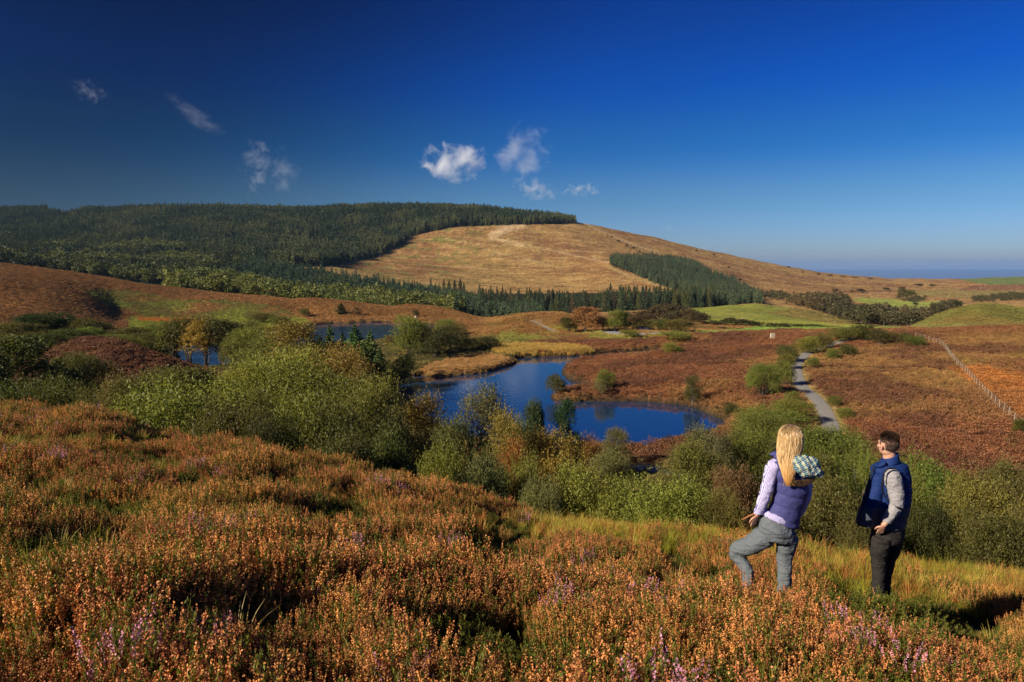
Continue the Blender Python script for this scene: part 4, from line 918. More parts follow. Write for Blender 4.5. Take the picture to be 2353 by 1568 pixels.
for px, top, w_, b in [(1975,664,20,672),(1958,668,10,672),(2035,661,18,667),(2072,660,14,666),(2112,652,18,658),(2142,653,14,659),(1920,664,14,670),(1880,628,8,633),(1905,631,12,634),(1935,634,14,637),(1965,636,16,639),(2000,639,14,641),(1600,574,6,579),(1640,583,6,588),(2040,700,16,707),(2105,696,12,702),(1812,612,8,616),(1845,624,7,628),(1700,640,7,646),(1675,612,6,617)]:
    T('scrub', px, top, w_, 0, (.045,.05,.02), 'tiny dark bush dotted on the far open hillside', base=b, group='bushes dotted on the far open hillside', dmin=400)
for i, (px, top, w_, b) in enumerate([(1405,543,5,547),(1420,552,7,557),(1440,562,8,567),(1455,568,8,573),(1470,575,7,580),(1486,582,6,588),(1395,538,4,541),(1496,588,7,594)]):
    T('scrub', px, top, w_, 0, (.035,.045,.02), 'small conifer in the row up the bare ridge line', base=b, group='small conifers up the bare ridge line', dmin=600, name='conifer', cat='tree')
for px, top, w_, b in [(1058,640,14,672),(1045,643,13,672),(1032,645,14,671),(1066,650,12,676),(1020,640,8,664),(990,638,7,662),(965,650,10,668),(1110,660,10,680),(1128,655,9,680),(1142,657,9,684),(1155,656,9,684)]:
    T('spruce', px, top, w_, 0, (.03,.05,.024), 'taller spruce standing up from the young plantation', base=b, group='taller spruces above the young plantation', dmin=450)

# ------------------------------------------------------------------ people
def zp(x, y, d): return P3(1608.6+.27357*x, 934.5+.27357*y, d)     # measured points on the two walkers
def ell(c, ax, n=20, m=14):
    """ellipsoid; ax = three axis vectors."""
    V = []; Q = []; c = np.array(c, float); ax = np.array(ax, float)
    for i in range(m+1):
        ph = math.pi*(i+.001)/(m+.002)
        for j in range(n): th = 2*math.pi*j/n; V.append(c + ax[0]*math.sin(ph)*math.cos(th) + ax[1]*math.sin(ph)*math.sin(th) + ax[2]*math.cos(ph))
    for i in range(m):
        for j in range(n): Q.append((i*n+j, (i+1)*n+j, (i+1)*n+(j+1) % n, i*n+(j+1) % n))
    Q.append([0, 1, 2, 3]); o = m*n
    return np.array(V), np.array(Q[:-1])
def loft(secs, n=None, nseg=28, puff=None, sq=1.0):
    """secs: (centre, half width x, half depth y, tilt) horizontal-ish sections, smoothly interpolated; closed ends."""
    A = np.array([[*s[0], s[1], s[2], s[3] if len(s) > 3 else 0] for s in secs]); n = n or len(A)*5
    L = np.r_[0, np.cumsum(np.linalg.norm(np.diff(A[:, :3], axis=0), axis=1))]; L /= L[-1]
    q = np.linspace(0, 1, n); B = pchip_cols(np.repeat(L[:, None], 6, 1), A, q); V = []
    for i, r in enumerate(B):
        k = 1.0
        if puff: k = 1 + puff[1]*(abs(math.sin(math.pi*q[i]*puff[0]))**.55 - .6)
        a = np.array((math.cos(r[5]), 0, -math.sin(r[5])))*r[3]*k; b = np.array((0, 1, 0))*r[4]*k
        e = .999 if 0 < i < n-1 else .55
        for j in range(nseg):
            th = 2*math.pi*j/nseg; cx, sy = math.cos(th), math.sin(th)
            cx = math.copysign(abs(cx)**sq, cx); sy = math.copysign(abs(sy)**sq, sy); V.append(r[:3] + a*cx*e + b*sy*e)
    Q = [(i*nseg+j, i*nseg+(j+1) % nseg, (i+1)*nseg+(j+1) % nseg, (i+1)*nseg+j) for i in range(n-1) for j in range(nseg)]
    V.append(B[0][:3]); V.append(B[-1][:3]); c0, c1 = len(V)-2, len(V)-1
    for j in range(0, nseg, 2):
        Q.append((c0, (j+2) % nseg, j+1, j)); o = (n-1)*nseg; Q.append((c1, o+j, o+j+1, o+(j+2) % nseg))
    return np.array(V), np.array(Q)
def limb(pts, rad, nseg=16, n=None):
    A = np.array([[*p, r] for p, r in zip(pts, rad)]); n = n or len(A)*5
    L = np.r_[0, np.cumsum(np.linalg.norm(np.diff(A[:, :3], axis=0), axis=1))]; L /= L[-1]
    B = pchip_cols(np.repeat(L[:, None], 4, 1), A, np.linspace(0, 1, n))
    V, Q = tube(B[:, :3], B[:, 3], nseg); V = np.concatenate([V, B[:1, :3], B[-1:, :3]]); c0, c1 = len(V)-2, len(V)-1; Q = list(map(tuple, Q)); o = (n-1)*nseg
    for j in range(0, nseg, 2): Q.append((c0, (j+2) % nseg, j+1, j)); Q.append((c1, o+j, o+j+1, o+(j+2) % nseg))
    return V, np.array(Q)
def cloth_noise(tex='clouds', size=.05):
    t = bpy.data.textures.new(tex, 'CLOUDS'); t.noise_scale = size; t.noise_depth = 2; return t
def bodypart(name, parts, mat, root, voxel=.006, smooth=4, wr=0, wsize=.05, label=None):
    V, Q = join([(np.array(v, float), np.array(q)) for v, q in parts]); V = V - np.array(root.location)
    me = mk_mesh(name, V, Q, smooth=True, mats=[mat]); o = link(name, me, root)
    if label: o['label'] = label
    if voxel:
        m = o.modifiers.new('union', 'REMESH'); m.mode = 'VOXEL'; m.voxel_size = voxel; m.use_smooth_shade = True
        m = o.modifiers.new('smooth', 'SMOOTH'); m.factor = .5; m.iterations = smooth
    if wr:
        m = o.modifiers.new('folds', 'DISPLACE'); m.texture = cloth_noise(name+'_folds', wsize); m.texture_coords = 'GLOBAL'; m.strength = wr; m.mid_level = .5
    return o
skin = M_('skin', .5, .35); skin.base(skin.mix(skin.noise(30), (.50,.25,.16), (.60,.33,.22))); skin.b.inputs['Subsurface Weight'].default_value = .1; skin.b.inputs['Subsurface Scale'].default_value = .01
skin = skin.m
def hand(w, kn, out, nrm, curl=.5, s=1.0):
    """w wrist, kn direction to the knuckles, out = thumb side, nrm = back of the hand."""
    kn, out, nrm = [np.array(v, float)/np.linalg.norm(v) for v in (kn, out, nrm)]; P = []
    P.append(ell(w+kn*.045*s, (out*.04*s, nrm*.016*s, kn*.052*s)))
    for i, (o_, l) in enumerate(((.028,.072),(.010,.080),(-.009,.074),(-.027,.058))):
        b = w+kn*.078*s+out*o_*s; p1 = b+kn*l*.45*s-nrm*.012*curl*s; p2 = p1+(kn*(1-curl*.6)-nrm*curl)*l*.32*s; p3 = p2+(kn*(1-curl*1.2)-nrm*curl*1.2)*l*.28*s
        P.append(limb([b-kn*.03*s, b, p1, p2, p3], [.0085*s,.009*s,.0083*s,.0078*s,.006*s], 8, 12))
    t0 = w+kn*.02*s+out*.022*s; t1 = t0+(out*.8+kn*.6)*.032*s; t2 = t1+(out*.35+kn*.95)*.03*s-nrm*.006*s; t3 = t2+kn*.022*s-nrm*.006*s
    P.append(limb([t0, t1, t2, t3], [.013*s,.0115*s,.0095*s,.007*s], 8, 12)); return P
def head(c, f, s=1.0, side=None):
    """head centred at c looking along f."""
    f = np.array(f, float)/np.linalg.norm(f); up = np.array((0, 0, 1.)); r = np.cross(f, up); r /= np.linalg.norm(r); up = np.cross(r, f); P = []
    E = lambda o, a: P.append(ell(c + (f*o[0]+r*o[1]+up*o[2])*s, (f*a[0]*s, r*a[1]*s, up*a[2]*s), 24, 16))
    E((-.012,0,.03), (.098,.078,.088)); E((.03,0,-.035), (.062,.056,.075)); E((.052,0,-.085), (.03,.03,.022)); E((.0,0,-.05), (.06,.06,.06))
    E((.100,0,-.018), (.014,.012,.022)); E((.088,0,.004), (.012,.009,.02)); E((.108,0,-.028), (.011,.014,.008)); E((.078,0,.02), (.02,.05,.012))
    E((.086,0,-.052), (.009,.022,.005)); E((.084,0,-.062), (.009,.019,.006))
    for k in (-1, 1):
        E((.055,.045*k,-.02), (.025,.022,.02)); E((-.008,.079*k,-.012), (.018,.009,.030)); E((-.016,.086*k,-.002), (.014,.006,.02))
    return P, f, r, up
def eyes(root, c, f, r, up, s):
    for k in (-1, 1):
        V, Q = ell(c+(f*.070+r*.03*k+up*.002)*s - np.array(root.location), (f*.011*s, r*.012*s, up*.011*s), 14, 10)
        o = link('eye', mk_mesh('eye', V, Q, smooth=True, mats=[eye_m]), root)
eye_m = plain('eye', (.5,.48,.45), .2, .5, .05)
def stripes(name, base, line, sx, rough=.8, tilt=0.0):
    m = M_(name, rough, .2); tcd = m.add('ShaderNodeTexCoord'); wv = m.add('ShaderNodeTexWave', wave_type='BANDS', bands_direction='X'); wv.inputs['Scale'].default_value = sx; wv.inputs['Distortion'].default_value = .6; wv.inputs['Detail Scale'].default_value = 3
    mp = m.add('ShaderNodeMapping'); mp.inputs['Rotation'].default_value = (0, tilt, 0); m.l.new(tcd.outputs['Object'], mp.inputs[0]); m.l.new(mp.outputs[0], wv.inputs[0])
    m.base(m.mix(m.ramp(wv.outputs['Fac'], .62, .8), base, line)); m.bump(m.noise(60, 3), .2, .004); return m.m
def fabric(name, c, rough=.85, var=.12, bumpd=.003, scale=90, sheen=0, fold=.0):
    m = M_(name, rough, .2); n = m.noise(scale, 4); a = np.array(c); m.base(m.mix(n, tuple(a*(1-var)), tuple(a*(1+var))))
    h = n
    if fold:
        tcd = m.add('ShaderNodeTexCoord'); mp = m.add('ShaderNodeMapping'); mp.inputs['Scale'].default_value = (1, 1, 3.2); m.l.new(tcd.outputs['Object'], mp.inputs[0])
        h = m.math('ADD', m.math('MULTIPLY', m.noise(9, 3, .5, vec=mp.outputs[0]), fold), m.math('MULTIPLY', n, .15))
        m.bump(h, .9, .03)
    else: m.bump(h, .3, bumpd)
    return m.m
def person(name, x, y, label):
    e = bpy.data.objects.new(name, None); S.collection.objects.link(e); e.location = (x, y, float(gz(x, y))); e['label'] = label; e['category'] = 'person'; return e
def A3(*p): return np.array(p, float)
# --- woman
dW = 6.5
wroot = person('person', *(zp(690, 1440, dW)[:2]), 'person with long blonde hair, navy quilted vest and grey trousers, one knee bent')
gW = float(gz(*zp(690, 1440, dW)[:2]))
kneeL = zp(300, 1225, dW+.22); ankL = zp(400, 1400, dW+.10); hipL = zp(560, 1080, dW+.02); hipR = zp(735, 1095, dW); kneeR = zp(712, 1262, dW+.03); ankR = zp(708, 1470, dW)
trouser = fabric('grey_trousers', (.135,.15,.165), .85, .12, .002, 120, fold=1.0)
pel = [(zp(655, 905, dW), .135, .105, .30), (zp(650, 960, dW), .155, .12, .30), (zp(650, 1030, dW-.01), .182, .14, .22), (zp(650, 1090, dW), .178, .135, .15), (zp(655, 1130, dW), .14, .11, .1)]
bodypart('trousers', [loft(pel, 30), limb([hipL, (hipL*.5+kneeL*.5)+A3(0,-.02,0), kneeL, kneeL*.5+ankL*.5+A3(.012,0,0), ankL, ankL-A3(-.01,0,.22)], [.112,.098,.078,.066,.06,.055]),
     limb([hipR, hipR*.5+kneeR*.5, kneeR, kneeR*.5+ankR*.5, ankR, A3(ankR[0], ankR[1], gW+.08)], [.108,.096,.076,.07,.068,.062])], trouser, wroot, .008, 5, .022, .07)
vest_m = fabric('navy_vest', (.060,.062,.19), .55, .1, .002, 160, fold=.25)
vs_ = [(zp(745, 436, dW), .10, .085, .05), (zp(745, 470, dW), .165, .105, .05), (zp(752, 560, dW), .17, .125, .12), (zp(765, 690, dW), .165, .128, .2), (zp(728, 830, dW), .15, .12, .28), (zp(700, 945, dW), .158, .125, .30), (zp(697, 985, dW), .150, .12, .30)]
bodypart('vest', [loft(vs_, 80, 40, (5.5, .075)), limb([zp(640,450,dW), zp(680,420,dW)], [.06,.07])], vest_m, wroot, .006, 2, .008, .05)
cl_ = [(zp(700, 380, dW+.03), .105, .095, -.1), (zp(712, 425, dW+.02), .125, .11, .05)]
bodypart('collar', [loft(cl_, 10), limb([zp(585,402,dW+.02), zp(625,400,dW+.0), zp(680,430,dW-.03)], [.012,.022,.03])], vest_m, wroot, .005, 2, label='turned up navy collar')
shirt_m = stripes('lilac_shirt', (.60,.55,.80), (.16,.13,.30), 30, .8, -.25)
shL = zp(618, 505, dW); elL = zp(545, 745, dW-.02); wrL = zp(492, 888, dW+.0)
shR = zp(862, 520, dW+.02); elR = zp(888, 740, dW+.04); wrR = zp(830, 900, dW+.16)
hem = [(zp(672, 900, dW), .142, .112, .32), (zp(655, 935, dW), .158, .125, .34), (zp(648, 958, dW), .158, .126, .34)]
bodypart('shirt', [ell(shL+A3(.02,0,.01), (A3(.085,0,.03), A3(0,.07,0), A3(-.02,0,.065))), limb([shL+A3(.06,0,.03), shL, shL*.5+elL*.5, elL, wrL], [.05,.072,.062,.056,.044]), ell(wrL, (A3(.047,0,.01), A3(0,.047,0), A3(.006,0,-.03)), 16, 8), loft(hem, 12, 32),
     limb([shR-A3(.05,0,0), shR, elR, wrR], [.06,.066,.052,.042])], shirt_m, wroot, .006, 3, .018, .045)
hW = zp(752, 262, dW+.01); hp, f_, r_, u_ = head(hW, (-.25, 1, .02), 1.0)
wh = zp(470, 915, dW-.01)
torso = [(zp(748, 490, dW), .09, .06), (zp(750, 600, dW), .13, .09), (zp(735, 800, dW), .11, .085), (zp(665, 960, dW), .13, .10)]
bodypart('body', hp + [limb([hW-A3(0,0,.06), zp(748, 440, dW)], [.048,.055]), loft(torso, 20), limb([shL+A3(.03,0,-.03), shL*.5+elL*.5, elL, wrL, wh], [.03,.03,.027,.026,.023]), limb([shR, elR, wrR], [.035,.03,.026]),
     limb([hipL, hipL*.5+kneeL*.5+A3(0,-.015,0), kneeL, kneeL*.5+ankL*.5+A3(.012,0,0), ankL, ankL-A3(-.01,0,.2)], [.05,.05,.035,.03,.03,.03]), limb([hipR, kneeR, ankR, A3(ankR[0], ankR[1], gW+.05)], [.06,.035,.03,.03])] + hand(wh, zp(448,990,dW+.02)-zp(470,915,dW), (-1,-.2,-.2), (-.3,-1,.1), .25, .85), skin, wroot, .005, 2)
eyes(wroot, hW, f_, r_, u_, 1.0)
plm = M_('plaid_flannel', .85, .15); tcd = plm.add('ShaderNodeTexCoord')
mp = plm.add('ShaderNodeMapping'); mp.inputs['Rotation'].default_value = (.3, .5, .2); plm.l.new(tcd.outputs['Object'], mp.inputs[0])
def band(axis, sc, lo, hi, ph=0):
    wv = plm.add('ShaderNodeTexWave', wave_type='BANDS', bands_direction=axis); wv.inputs['Scale'].default_value = sc; wv.inputs['Phase Offset'].default_value = ph; plm.l.new(mp.outputs[0], wv.inputs[0]); return plm.ramp(wv.outputs['Fac'], lo, hi)
c = plm.mix(band('X', 6.5, .5, .6), (.34,.38,.38), (.02,.14,.13)); c = plm.mix(plm.math('MULTIPLY', band('Z', 6.5, .5, .6), .85), c, (.02,.05,.12))
c = plm.mix(plm.math('MULTIPLY', band('X', 6.5, .9, .95, 3.1), .8), c, (.5,.5,.15)); c = plm.mix(plm.math('MULTIPLY', band('Z', 18, .86, .95, 1), .7), c, (.65,.65,.68)); plm.base(c)
hoodc = zp(900, 508, dW-.20)
bodypart('hood', [ell(hoodc, (A3(.128,0,-.06), A3(0,.08,0), A3(.03,0,.096))), ell(zp(975, 545, dW-.21), (A3(.07,0,-.02), A3(0,.06,0), A3(0,0,.06))), ell(zp(845, 465, dW-.14), (A3(.08,0,-.02), A3(0,.07,0), A3(0,0,.06)))], plm.m, wroot, .005, 2, .05, .06, label='green and white plaid hood lining')
furm = leaf_mat('brown_fur', (.35,.35,.35), (1.3,1.2,1.1), .1)
rg = np.random.default_rng(5); n = 5200; th = rg.uniform(0, 1, n); c0, c1 = zp(800, 640, dW-.15), zp(940, 610, dW-.21)
P = c0+(c1-c0)*th[:, None] + rnd_unit(n, rg)*np.array((.03,.028,.03))*rg.random((n, 1))**.4 + np.array((0, 0, -.02))*np.sin(th*3.1)[:, None]
V, Q = leaves(P - np.array(wroot.location), .024, .0025, rg, np.array([[.3, -.2, -.6]]), .4)
me = mk_mesh('fur_trim', V, Q, mats=[furm]); vattr(me, 'tone', rg.random(n), 'FLOAT', 'FACE'); o = link('fur_trim', me, wroot); o.color = (.10,.055,.03,1)
# hair: a shaped mass with separate strands laid over it
hm_ = M_('blonde_hair', .38, .5); tcd = hm_.add('ShaderNodeTexCoord'); sx_ = hm_.add('ShaderNodeSeparateXYZ'); hm_.l.new(tcd.outputs['Object'], sx_.inputs[0])
zt = float(hW[2]-wroot.location[2]); mph = hm_.add('ShaderNodeMapping'); mph.inputs['Scale'].default_value = (1, 1, .06); hm_.l.new(tcd.outputs['Object'], mph.inputs[0]); n1_ = hm_.ramp(hm_.noise(85, 3, .7, vec=mph.outputs[0]), .36, .64)
cc = hm_.mix(n1_, (.50,.29,.11), (.86,.62,.31)); cc = hm_.mix(hm_.ramp(sx_.outputs['Z'], zt-.10, zt-.42), cc, (.66,.33,.09)); cc = hm_.mix(hm_.ramp(sx_.outputs['Z'], zt+.07, zt+.14), cc, (.13,.075,.035)); hm_.base(cc)
hm_.b.inputs['Anisotropic'].default_value = .5
hs2 = [(zp(765, 150, dW), .03, .03), (zp(765, 175, dW), .078, .082), (zp(763, 225, dW-.01), .108, .112), (zp(760, 290, dW-.01), .113, .118), (zp(752, 360, dW-.03), .110, .105), (zp(742, 430, dW-.07), .098, .075), (zp(738, 500, dW-.12), .072, .045), (zp(740, 570, dW-.15), .052, .030), (zp(742, 630, dW-.16), .034, .02), (zp(738, 670, dW-.16), .012, .01)]
mass = loft([(a, b*.93, c_*.93) for a, b, c_ in hs2], 50, 32); HV = [mass]
A = np.array([[*a, b, c_] for a, b, c_ in hs2]); L = np.linspace(0, 1, len(A))
for i in range(1100):
    th = rg.uniform(0, 6.283); t0 = rg.uniform(0, .25); t1 = rg.uniform(.72, 1.0) if math.sin(th) < .6 else rg.uniform(.4, .6); k = rg.uniform(.92, 1.09); pts = []
    ph = rg.uniform(0, 6.28); am = rg.uniform(0, .14)
    for t in np.linspace(t0, t1, 11):
        r = [np.interp(t, L, A[:, j]) for j in range(5)]; a_ = th + am*math.sin(ph+t*9) ; pts.append(A3(r[0]+r[3]*k*math.cos(a_), r[1]+r[4]*k*math.sin(a_), r[2] + .004*math.sin(ph)))
    rr = rg.uniform(.0007, .0021); HV.append(tube(pts, [rr*.6]+[rr]*8+[rr*.7, rr*.2], 4))
for i in range(60):
    a0 = zp(rg.uniform(655, 800), rg.uniform(380, 480), dW-.09-rg.uniform(0, .05)); e0 = zp(rg.uniform(690, 800), rg.uniform(600, 672), dW-.16-rg.uniform(0, .02)); md = (a0+e0)/2 + rg.normal(0, .01, 3)
    HV.append(tube([a0, md, e0], [.002, .003, .0008], 4))
bodypart('hair', HV, hm_.m, wroot, 0)
def boot(at, root, dirv):
    d = np.array(dirv, float)/np.linalg.norm(dirv); s_ = np.cross(d, (0, 0, 1))
    bodypart('boot', [ell(at+d*.05+A3(0,0,.04), (d*.14, s_*.045, A3(0,0,.045))), limb([at+A3(0,0,.05), at+A3(0,0,.17)], [.05,.052])], boot_m, root, .008, 3)
boot_m = plain('boot_leather', (.05,.035,.025), .6, .3)
boot(A3(ankR[0], ankR[1], gW), wroot, (-.1, 1, -.2)); boot(A3(ankL[0], ankL[1], float(gz(ankL[0], ankL[1]))), wroot, (-.4, .8, -.2))
# --- man
dM = 7.0
mroot = person('person', *(zp(1520, 1440, dM)[:2]), 'person with short dark hair, blue padded vest, grey sleeves and black trousers')
gM = float(gz(*zp(1520, 1440, dM)[:2]))
mv = M_('blue_vest', .7, .15); tcd = mv.add('ShaderNodeTexCoord'); sx_ = mv.add('ShaderNodeSeparateXYZ'); mv.l.new(tcd.outputs['Object'], sx_.inputs[0])
zb_ = float(zp(1400, 815, dM)[2]-mroot.location[2]); nn_ = mv.noise(140, 3)
k_ = mv.ramp(mv.math('ADD', sx_.outputs['Z'], mv.math('MULTIPLY', sx_.outputs['X'], .0)), zb_+.004, zb_-.004)
mv.base(mv.mix(k_, mv.mix(nn_, (.008,.022,.105), (.012,.034,.14)), mv.mix(nn_, (.05,.06,.08), (.075,.085,.105))))
mp = mv.add('ShaderNodeMapping'); mp.inputs['Scale'].default_value = (1, 1, 2.5); mv.l.new(tcd.outputs['Object'], mp.inputs[0]); mv.bump(mv.noise(10, 3, .5, vec=mp.outputs[0]), .6, .02)
ms = [(zp(1590, 470, dM), .12, .10, -.1), (zp(1590, 505, dM), .185, .13, -.1), (zp(1605, 600, dM), .20, .15, .02), (zp(1598, 720, dM), .212, .158, .02), (zp(1580, 840, dM), .218, .16, .0), (zp(1560, 930, dM), .215, .16, .02), (zp(1540, 1010, dM), .21, .155, .02)]
front = loft([(zp(1500, 560, dM-.02), .07, .09), (zp(1468, 700, dM-.03), .08, .10), (zp(1430, 840, dM-.04), .09, .105), (zp(1400, 940, dM-.04), .095, .105), (zp(1392, 1003, dM-.04), .088, .10)], 40, 24, (5, .05))
bodypart('vest', [loft(ms, 90, 44, (6, .04)), front], mv.m, mroot, .006, 2, .008, .06)
bodypart('collar', [loft([(zp(1600, 405, dM), .078, .075, -.42), (zp(1592, 440, dM), .095, .088, -.40), (zp(1578, 482, dM), .125, .10, -.30)], 14), limb([zp(1468, 490, dM-.05), zp(1500, 500, dM-.06), zp(1560, 470, dM-.09)], [.012,.022,.02])], mv.m, mroot, .005, 2)
trimm = plain('black_trim', (.008,.009,.012), .7)
bodypart('armhole_trim', [limb([zp(1648,522,dM-.19), zp(1590,520,dM-.20), zp(1542,572,dM-.20), zp(1530,655,dM-.185), zp(1548,740,dM-.18), zp(1585,810,dM-.17)], [.006,.009,.009,.009,.008,.005], 8)], trimm, mroot, 0)
bodypart('zip', [limb([zp(1462,500,dM-.06), zp(1425,620,dM-.06), zp(1388,760,dM-.06), zp(1352,900,dM-.06), zp(1324,1008,dM-.06)], [.007]*5, 8)], trimm, mroot, 0)
slm = fabric('grey_marl_sleeve', (.33,.31,.31), .9, .35, .002, 220, fold=.5)
sh = zp(1615, 590, dM-.14); el = zp(1655, 815, dM-.19); wr = zp(1560, 975, dM-.20); sh2 = zp(1520, 560, dM+.14); el2 = zp(1480, 800, dM+.16); wr2 = zp(1440, 960, dM+.12)
bodypart('sleeve', [limb([sh+A3(-.005,.05,.06), sh, sh*.5+el*.5+A3(.008,0,0), el, el*.5+wr*.5, wr], [.055,.086,.078,.066,.055,.044])], slm, mroot, .006, 3, .02, .05, label='grey marl sleeve in the sun')
bodypart('sleeve', [limb([sh2, el2, wr2], [.07,.06,.04])], slm, mroot, .008, 3)
ptm = fabric('black_trousers', (.028,.024,.022), .85, .2, .002, 100, fold=.7)
k1 = zp(1500, 1260, dM-.03); k2 = zp(1585, 1250, dM+.05); a1 = zp(1500, 1440, dM-.03); a2 = zp(1550, 1440, dM+.06)
pel = [(zp(1575, 985, dM), .165, .135), (zp(1580, 1050, dM), .168, .14), (zp(1570, 1110, dM), .155, .135), (zp(1560, 1150, dM), .12, .11)]
bodypart('trousers', [loft(pel, 24), limb([zp(1520, 1090, dM-.05), zp(1508, 1180, dM-.05), k1, zp(1500, 1350, dM-.03), a1, A3(a1[0], a1[1], gM+.08)], [.105,.10,.082,.073,.068,.064]),
    limb([zp(1620, 1090, dM+.04), zp(1608, 1180, dM+.05), k2, zp(1565, 1350, dM+.06), a2, A3(a2[0], a2[1], gM+.08)], [.105,.098,.08,.072,.068,.064])], ptm, mroot, .008, 4, .02, .06)
hM = zp(1578, 325, dM); hp, f_, r_, u_ = head(hM, (-.22, .97, .04), 1.06)
mh = zp(1535, 1003, dM-.20)
torso = [(zp(1590, 520, dM), .12, .08), (zp(1590, 700, dM), .14, .09), (zp(1580, 1000, dM), .15, .11)]
bodypart('body', hp + [limb([hM+A3(.02,0,-.05), zp(1590, 490, dM)], [.060,.066]), loft(torso, 20), limb([sh, sh*.5+el*.5, el+A3(-.012,0,.02), wr, mh], [.035,.033,.028,.028,.027]), limb([sh2, el2, wr2], [.04,.03,.026]),
    limb([zp(1520,1090,dM), k1, a1, A3(a1[0], a1[1], gM+.05)], [.06,.035,.03,.03]), limb([zp(1610,1090,dM), k2, a2, A3(a2[0], a2[1], gM+.05)], [.06,.035,.03,.03])] + hand(mh, zp(1505,1075,dM-.12)-zp(1535,1003,dM-.2), (-1,.1,.2), (-.2,-1,.1), .2, .95), skin, mroot, .005, 2)
eyes(mroot, hM, f_, r_, u_, 1.06)
# short hair: cap of fine bristles, longer and swept on top
hd = leaf_mat('dark_brown_hair', (.5,.5,.5), (1.3,1.25,1.2), .05, rough=.5); n = 15000; d = rnd_unit(n, rg); d = d[d[:, 2] > -.75]; n = len(d)
loc = np.stack([d@f_, d@r_, d@u_], 1); keep = ((loc[:, 2] > .42) | ((loc[:, 0] < .30) & (loc[:, 2] > -.18-.5*(loc[:, 0] < -.1))) | ((loc[:, 0] < .62) & (loc[:, 2] > .25))) & ~((np.abs(loc[:, 1]) > .75) & (loc[:, 2] < .12) & (loc[:, 0] > -.35) & (loc[:, 0] < .15)); loc = loc[keep]; n = len(loc)
top = sstep(.35, .75, loc[:, 2]); P = hM + 1.06*((loc[:, :1]*.100-.012)*f_ + loc[:, 1:2]*.081*r_ + (loc[:, 2:]*.092+.03)*u_)
ax = (loc[:, :1]*f_ + loc[:, 1:2]*r_ + loc[:, 2:]*u_); ax = ax*(.3+.7*top[:, None]) - np.array(u_)*.5*(1-top[:, None]) - f_*.55*top[:, None]; ax /= np.linalg.norm(ax, axis=1)[:, None]
Ls = .007+.032*top; P = P + ax*Ls[:, None]*.42*rg.uniform(.6, 1, (n, 1))
V, Q = leaves(P - np.array(mroot.location), Ls, .0045, rg, ax, .85)
me = mk_mesh('hair', V, Q, mats=[hd]); vattr(me, 'tone', rg.random(n), 'FLOAT', 'FACE'); o = link('hair', me, mroot); o.color = (.060,.034,.022,1)
boot(A3(a1[0], a1[1], gM), mroot, (-.8, .5, -.1)); boot(A3(a2[0], a2[1], gM), mroot, (-.8, .6, -.1))
st = join([limb([zp(358, 950, dW+.1), zp(400, 926, dW+.06), zp(448, 905, dW+.05), zp(520, 880, dW+.04)], [.006,.008,.009,.008], 8)])
o = link('stick', mk_mesh('stick', st[0], st[1], smooth=True, mats=[plain('stick_wood', (.36,.13,.05), .6)]), label='short reddish brown stick poking out beside the hip of the blonde person', category='stick')

# ------------------------------------------------------------------ fence, signs, stones, car
wood = plain('weathered_wood', (.32,.25,.18), .85, .1, .4, 30, .004)
def boxm(c, s, rot=0.0, bev=0.0):
    V = np.array([(x, y, z) for z in (-.5, .5) for x, y in ((-.5,-.5),(.5,-.5),(.5,.5),(-.5,.5))])*np.array(s); cr, sr = math.cos(rot), math.sin(rot)
    V = np.stack([V[:, 0]*cr-V[:, 1]*sr, V[:, 0]*sr+V[:, 1]*cr, V[:, 2]], 1) + np.array(c)
    return V, np.array([(3,2,1,0),(4,5,6,7),(0,1,5,4),(1,2,6,5),(2,3,7,6),(3,0,4,7)])
def fence(pix, label, step=2.3, hgt=1.25):
    line = world_line(pix, 40, 300, 14); L = np.r_[0, np.cumsum(np.hypot(*np.diff(line, axis=0).T))]; s = np.arange(0, L[-1], step)
    P = np.stack([np.interp(s, L, line[:, 0]), np.interp(s, L, line[:, 1])], 1); Z = gz(P[:, 0], P[:, 1]); r = np.random.default_rng(2)
    root = bpy.data.objects.new('post_fence', None); S.collection.objects.link(root); root.location = (*P[len(P)//2], Z[len(P)//2]); root['label'] = label; root['category'] = 'fence'; R0 = np.array(root.location)
    for i, p in enumerate(P):
        V, Q = tube([(0,0,-.2),(r.normal(0,.01),r.normal(0,.01),hgt*.5),(r.normal(0,.03),r.normal(0,.03),hgt*r.uniform(.94,1.05))], [.05,.046,.042], 7)
        V = np.concatenate([V, V[-7:].mean(0, keepdims=True)+[[0,0,.02]]]); Q = np.concatenate([Q, [(14,15,16,21),(16,17,18,21),(18,19,20,21)]])
        link('post', mk_mesh('post', V, Q, mats=[wood]), root, loc=A3(p[0], p[1], Z[i])-R0)
    for h in (.35, .75, 1.1):
        parts = []
        for i in range(len(P)-1):
            parts.append(tube([A3(P[i][0], P[i][1], Z[i]+h)-R0, A3(*P[i+1], Z[i+1]+h)-R0], [.02]*2, 4))
        V, Q = join(parts); link('rail', mk_mesh('rail', V, Q, mats=[wood]), root)
    return len(P)
nf = fence([(2103,777),(2135,786),(2165,798),(2190,830),(2230,873),(2275,922),(2330,975),(2353,993),(2400,1035)], 'weathered post and rail fence running down the right side of the heather moor')
print('posts', nf)
def thing(name, parts, mat, label, cat, at, group=None):
    V, Q = join(parts); return link(name, mk_mesh(name, V, Q, mats=[mat] if not isinstance(mat, list) else mat), None, loc=at, label=label, category=cat, group=group)
cream = plain('cream_stone', (.62,.50,.36), .9, .2, .15, 8, .02)
X = hit(1775, 779, 100); thing('marker_stone', [boxm((0,0,.55),(1.05,.35,1.5),.2), boxm((0,0,1.31),(.9,.28,.06),.2)], cream, 'pale square marker stone standing on the heather left of the green strip', 'stone', X)
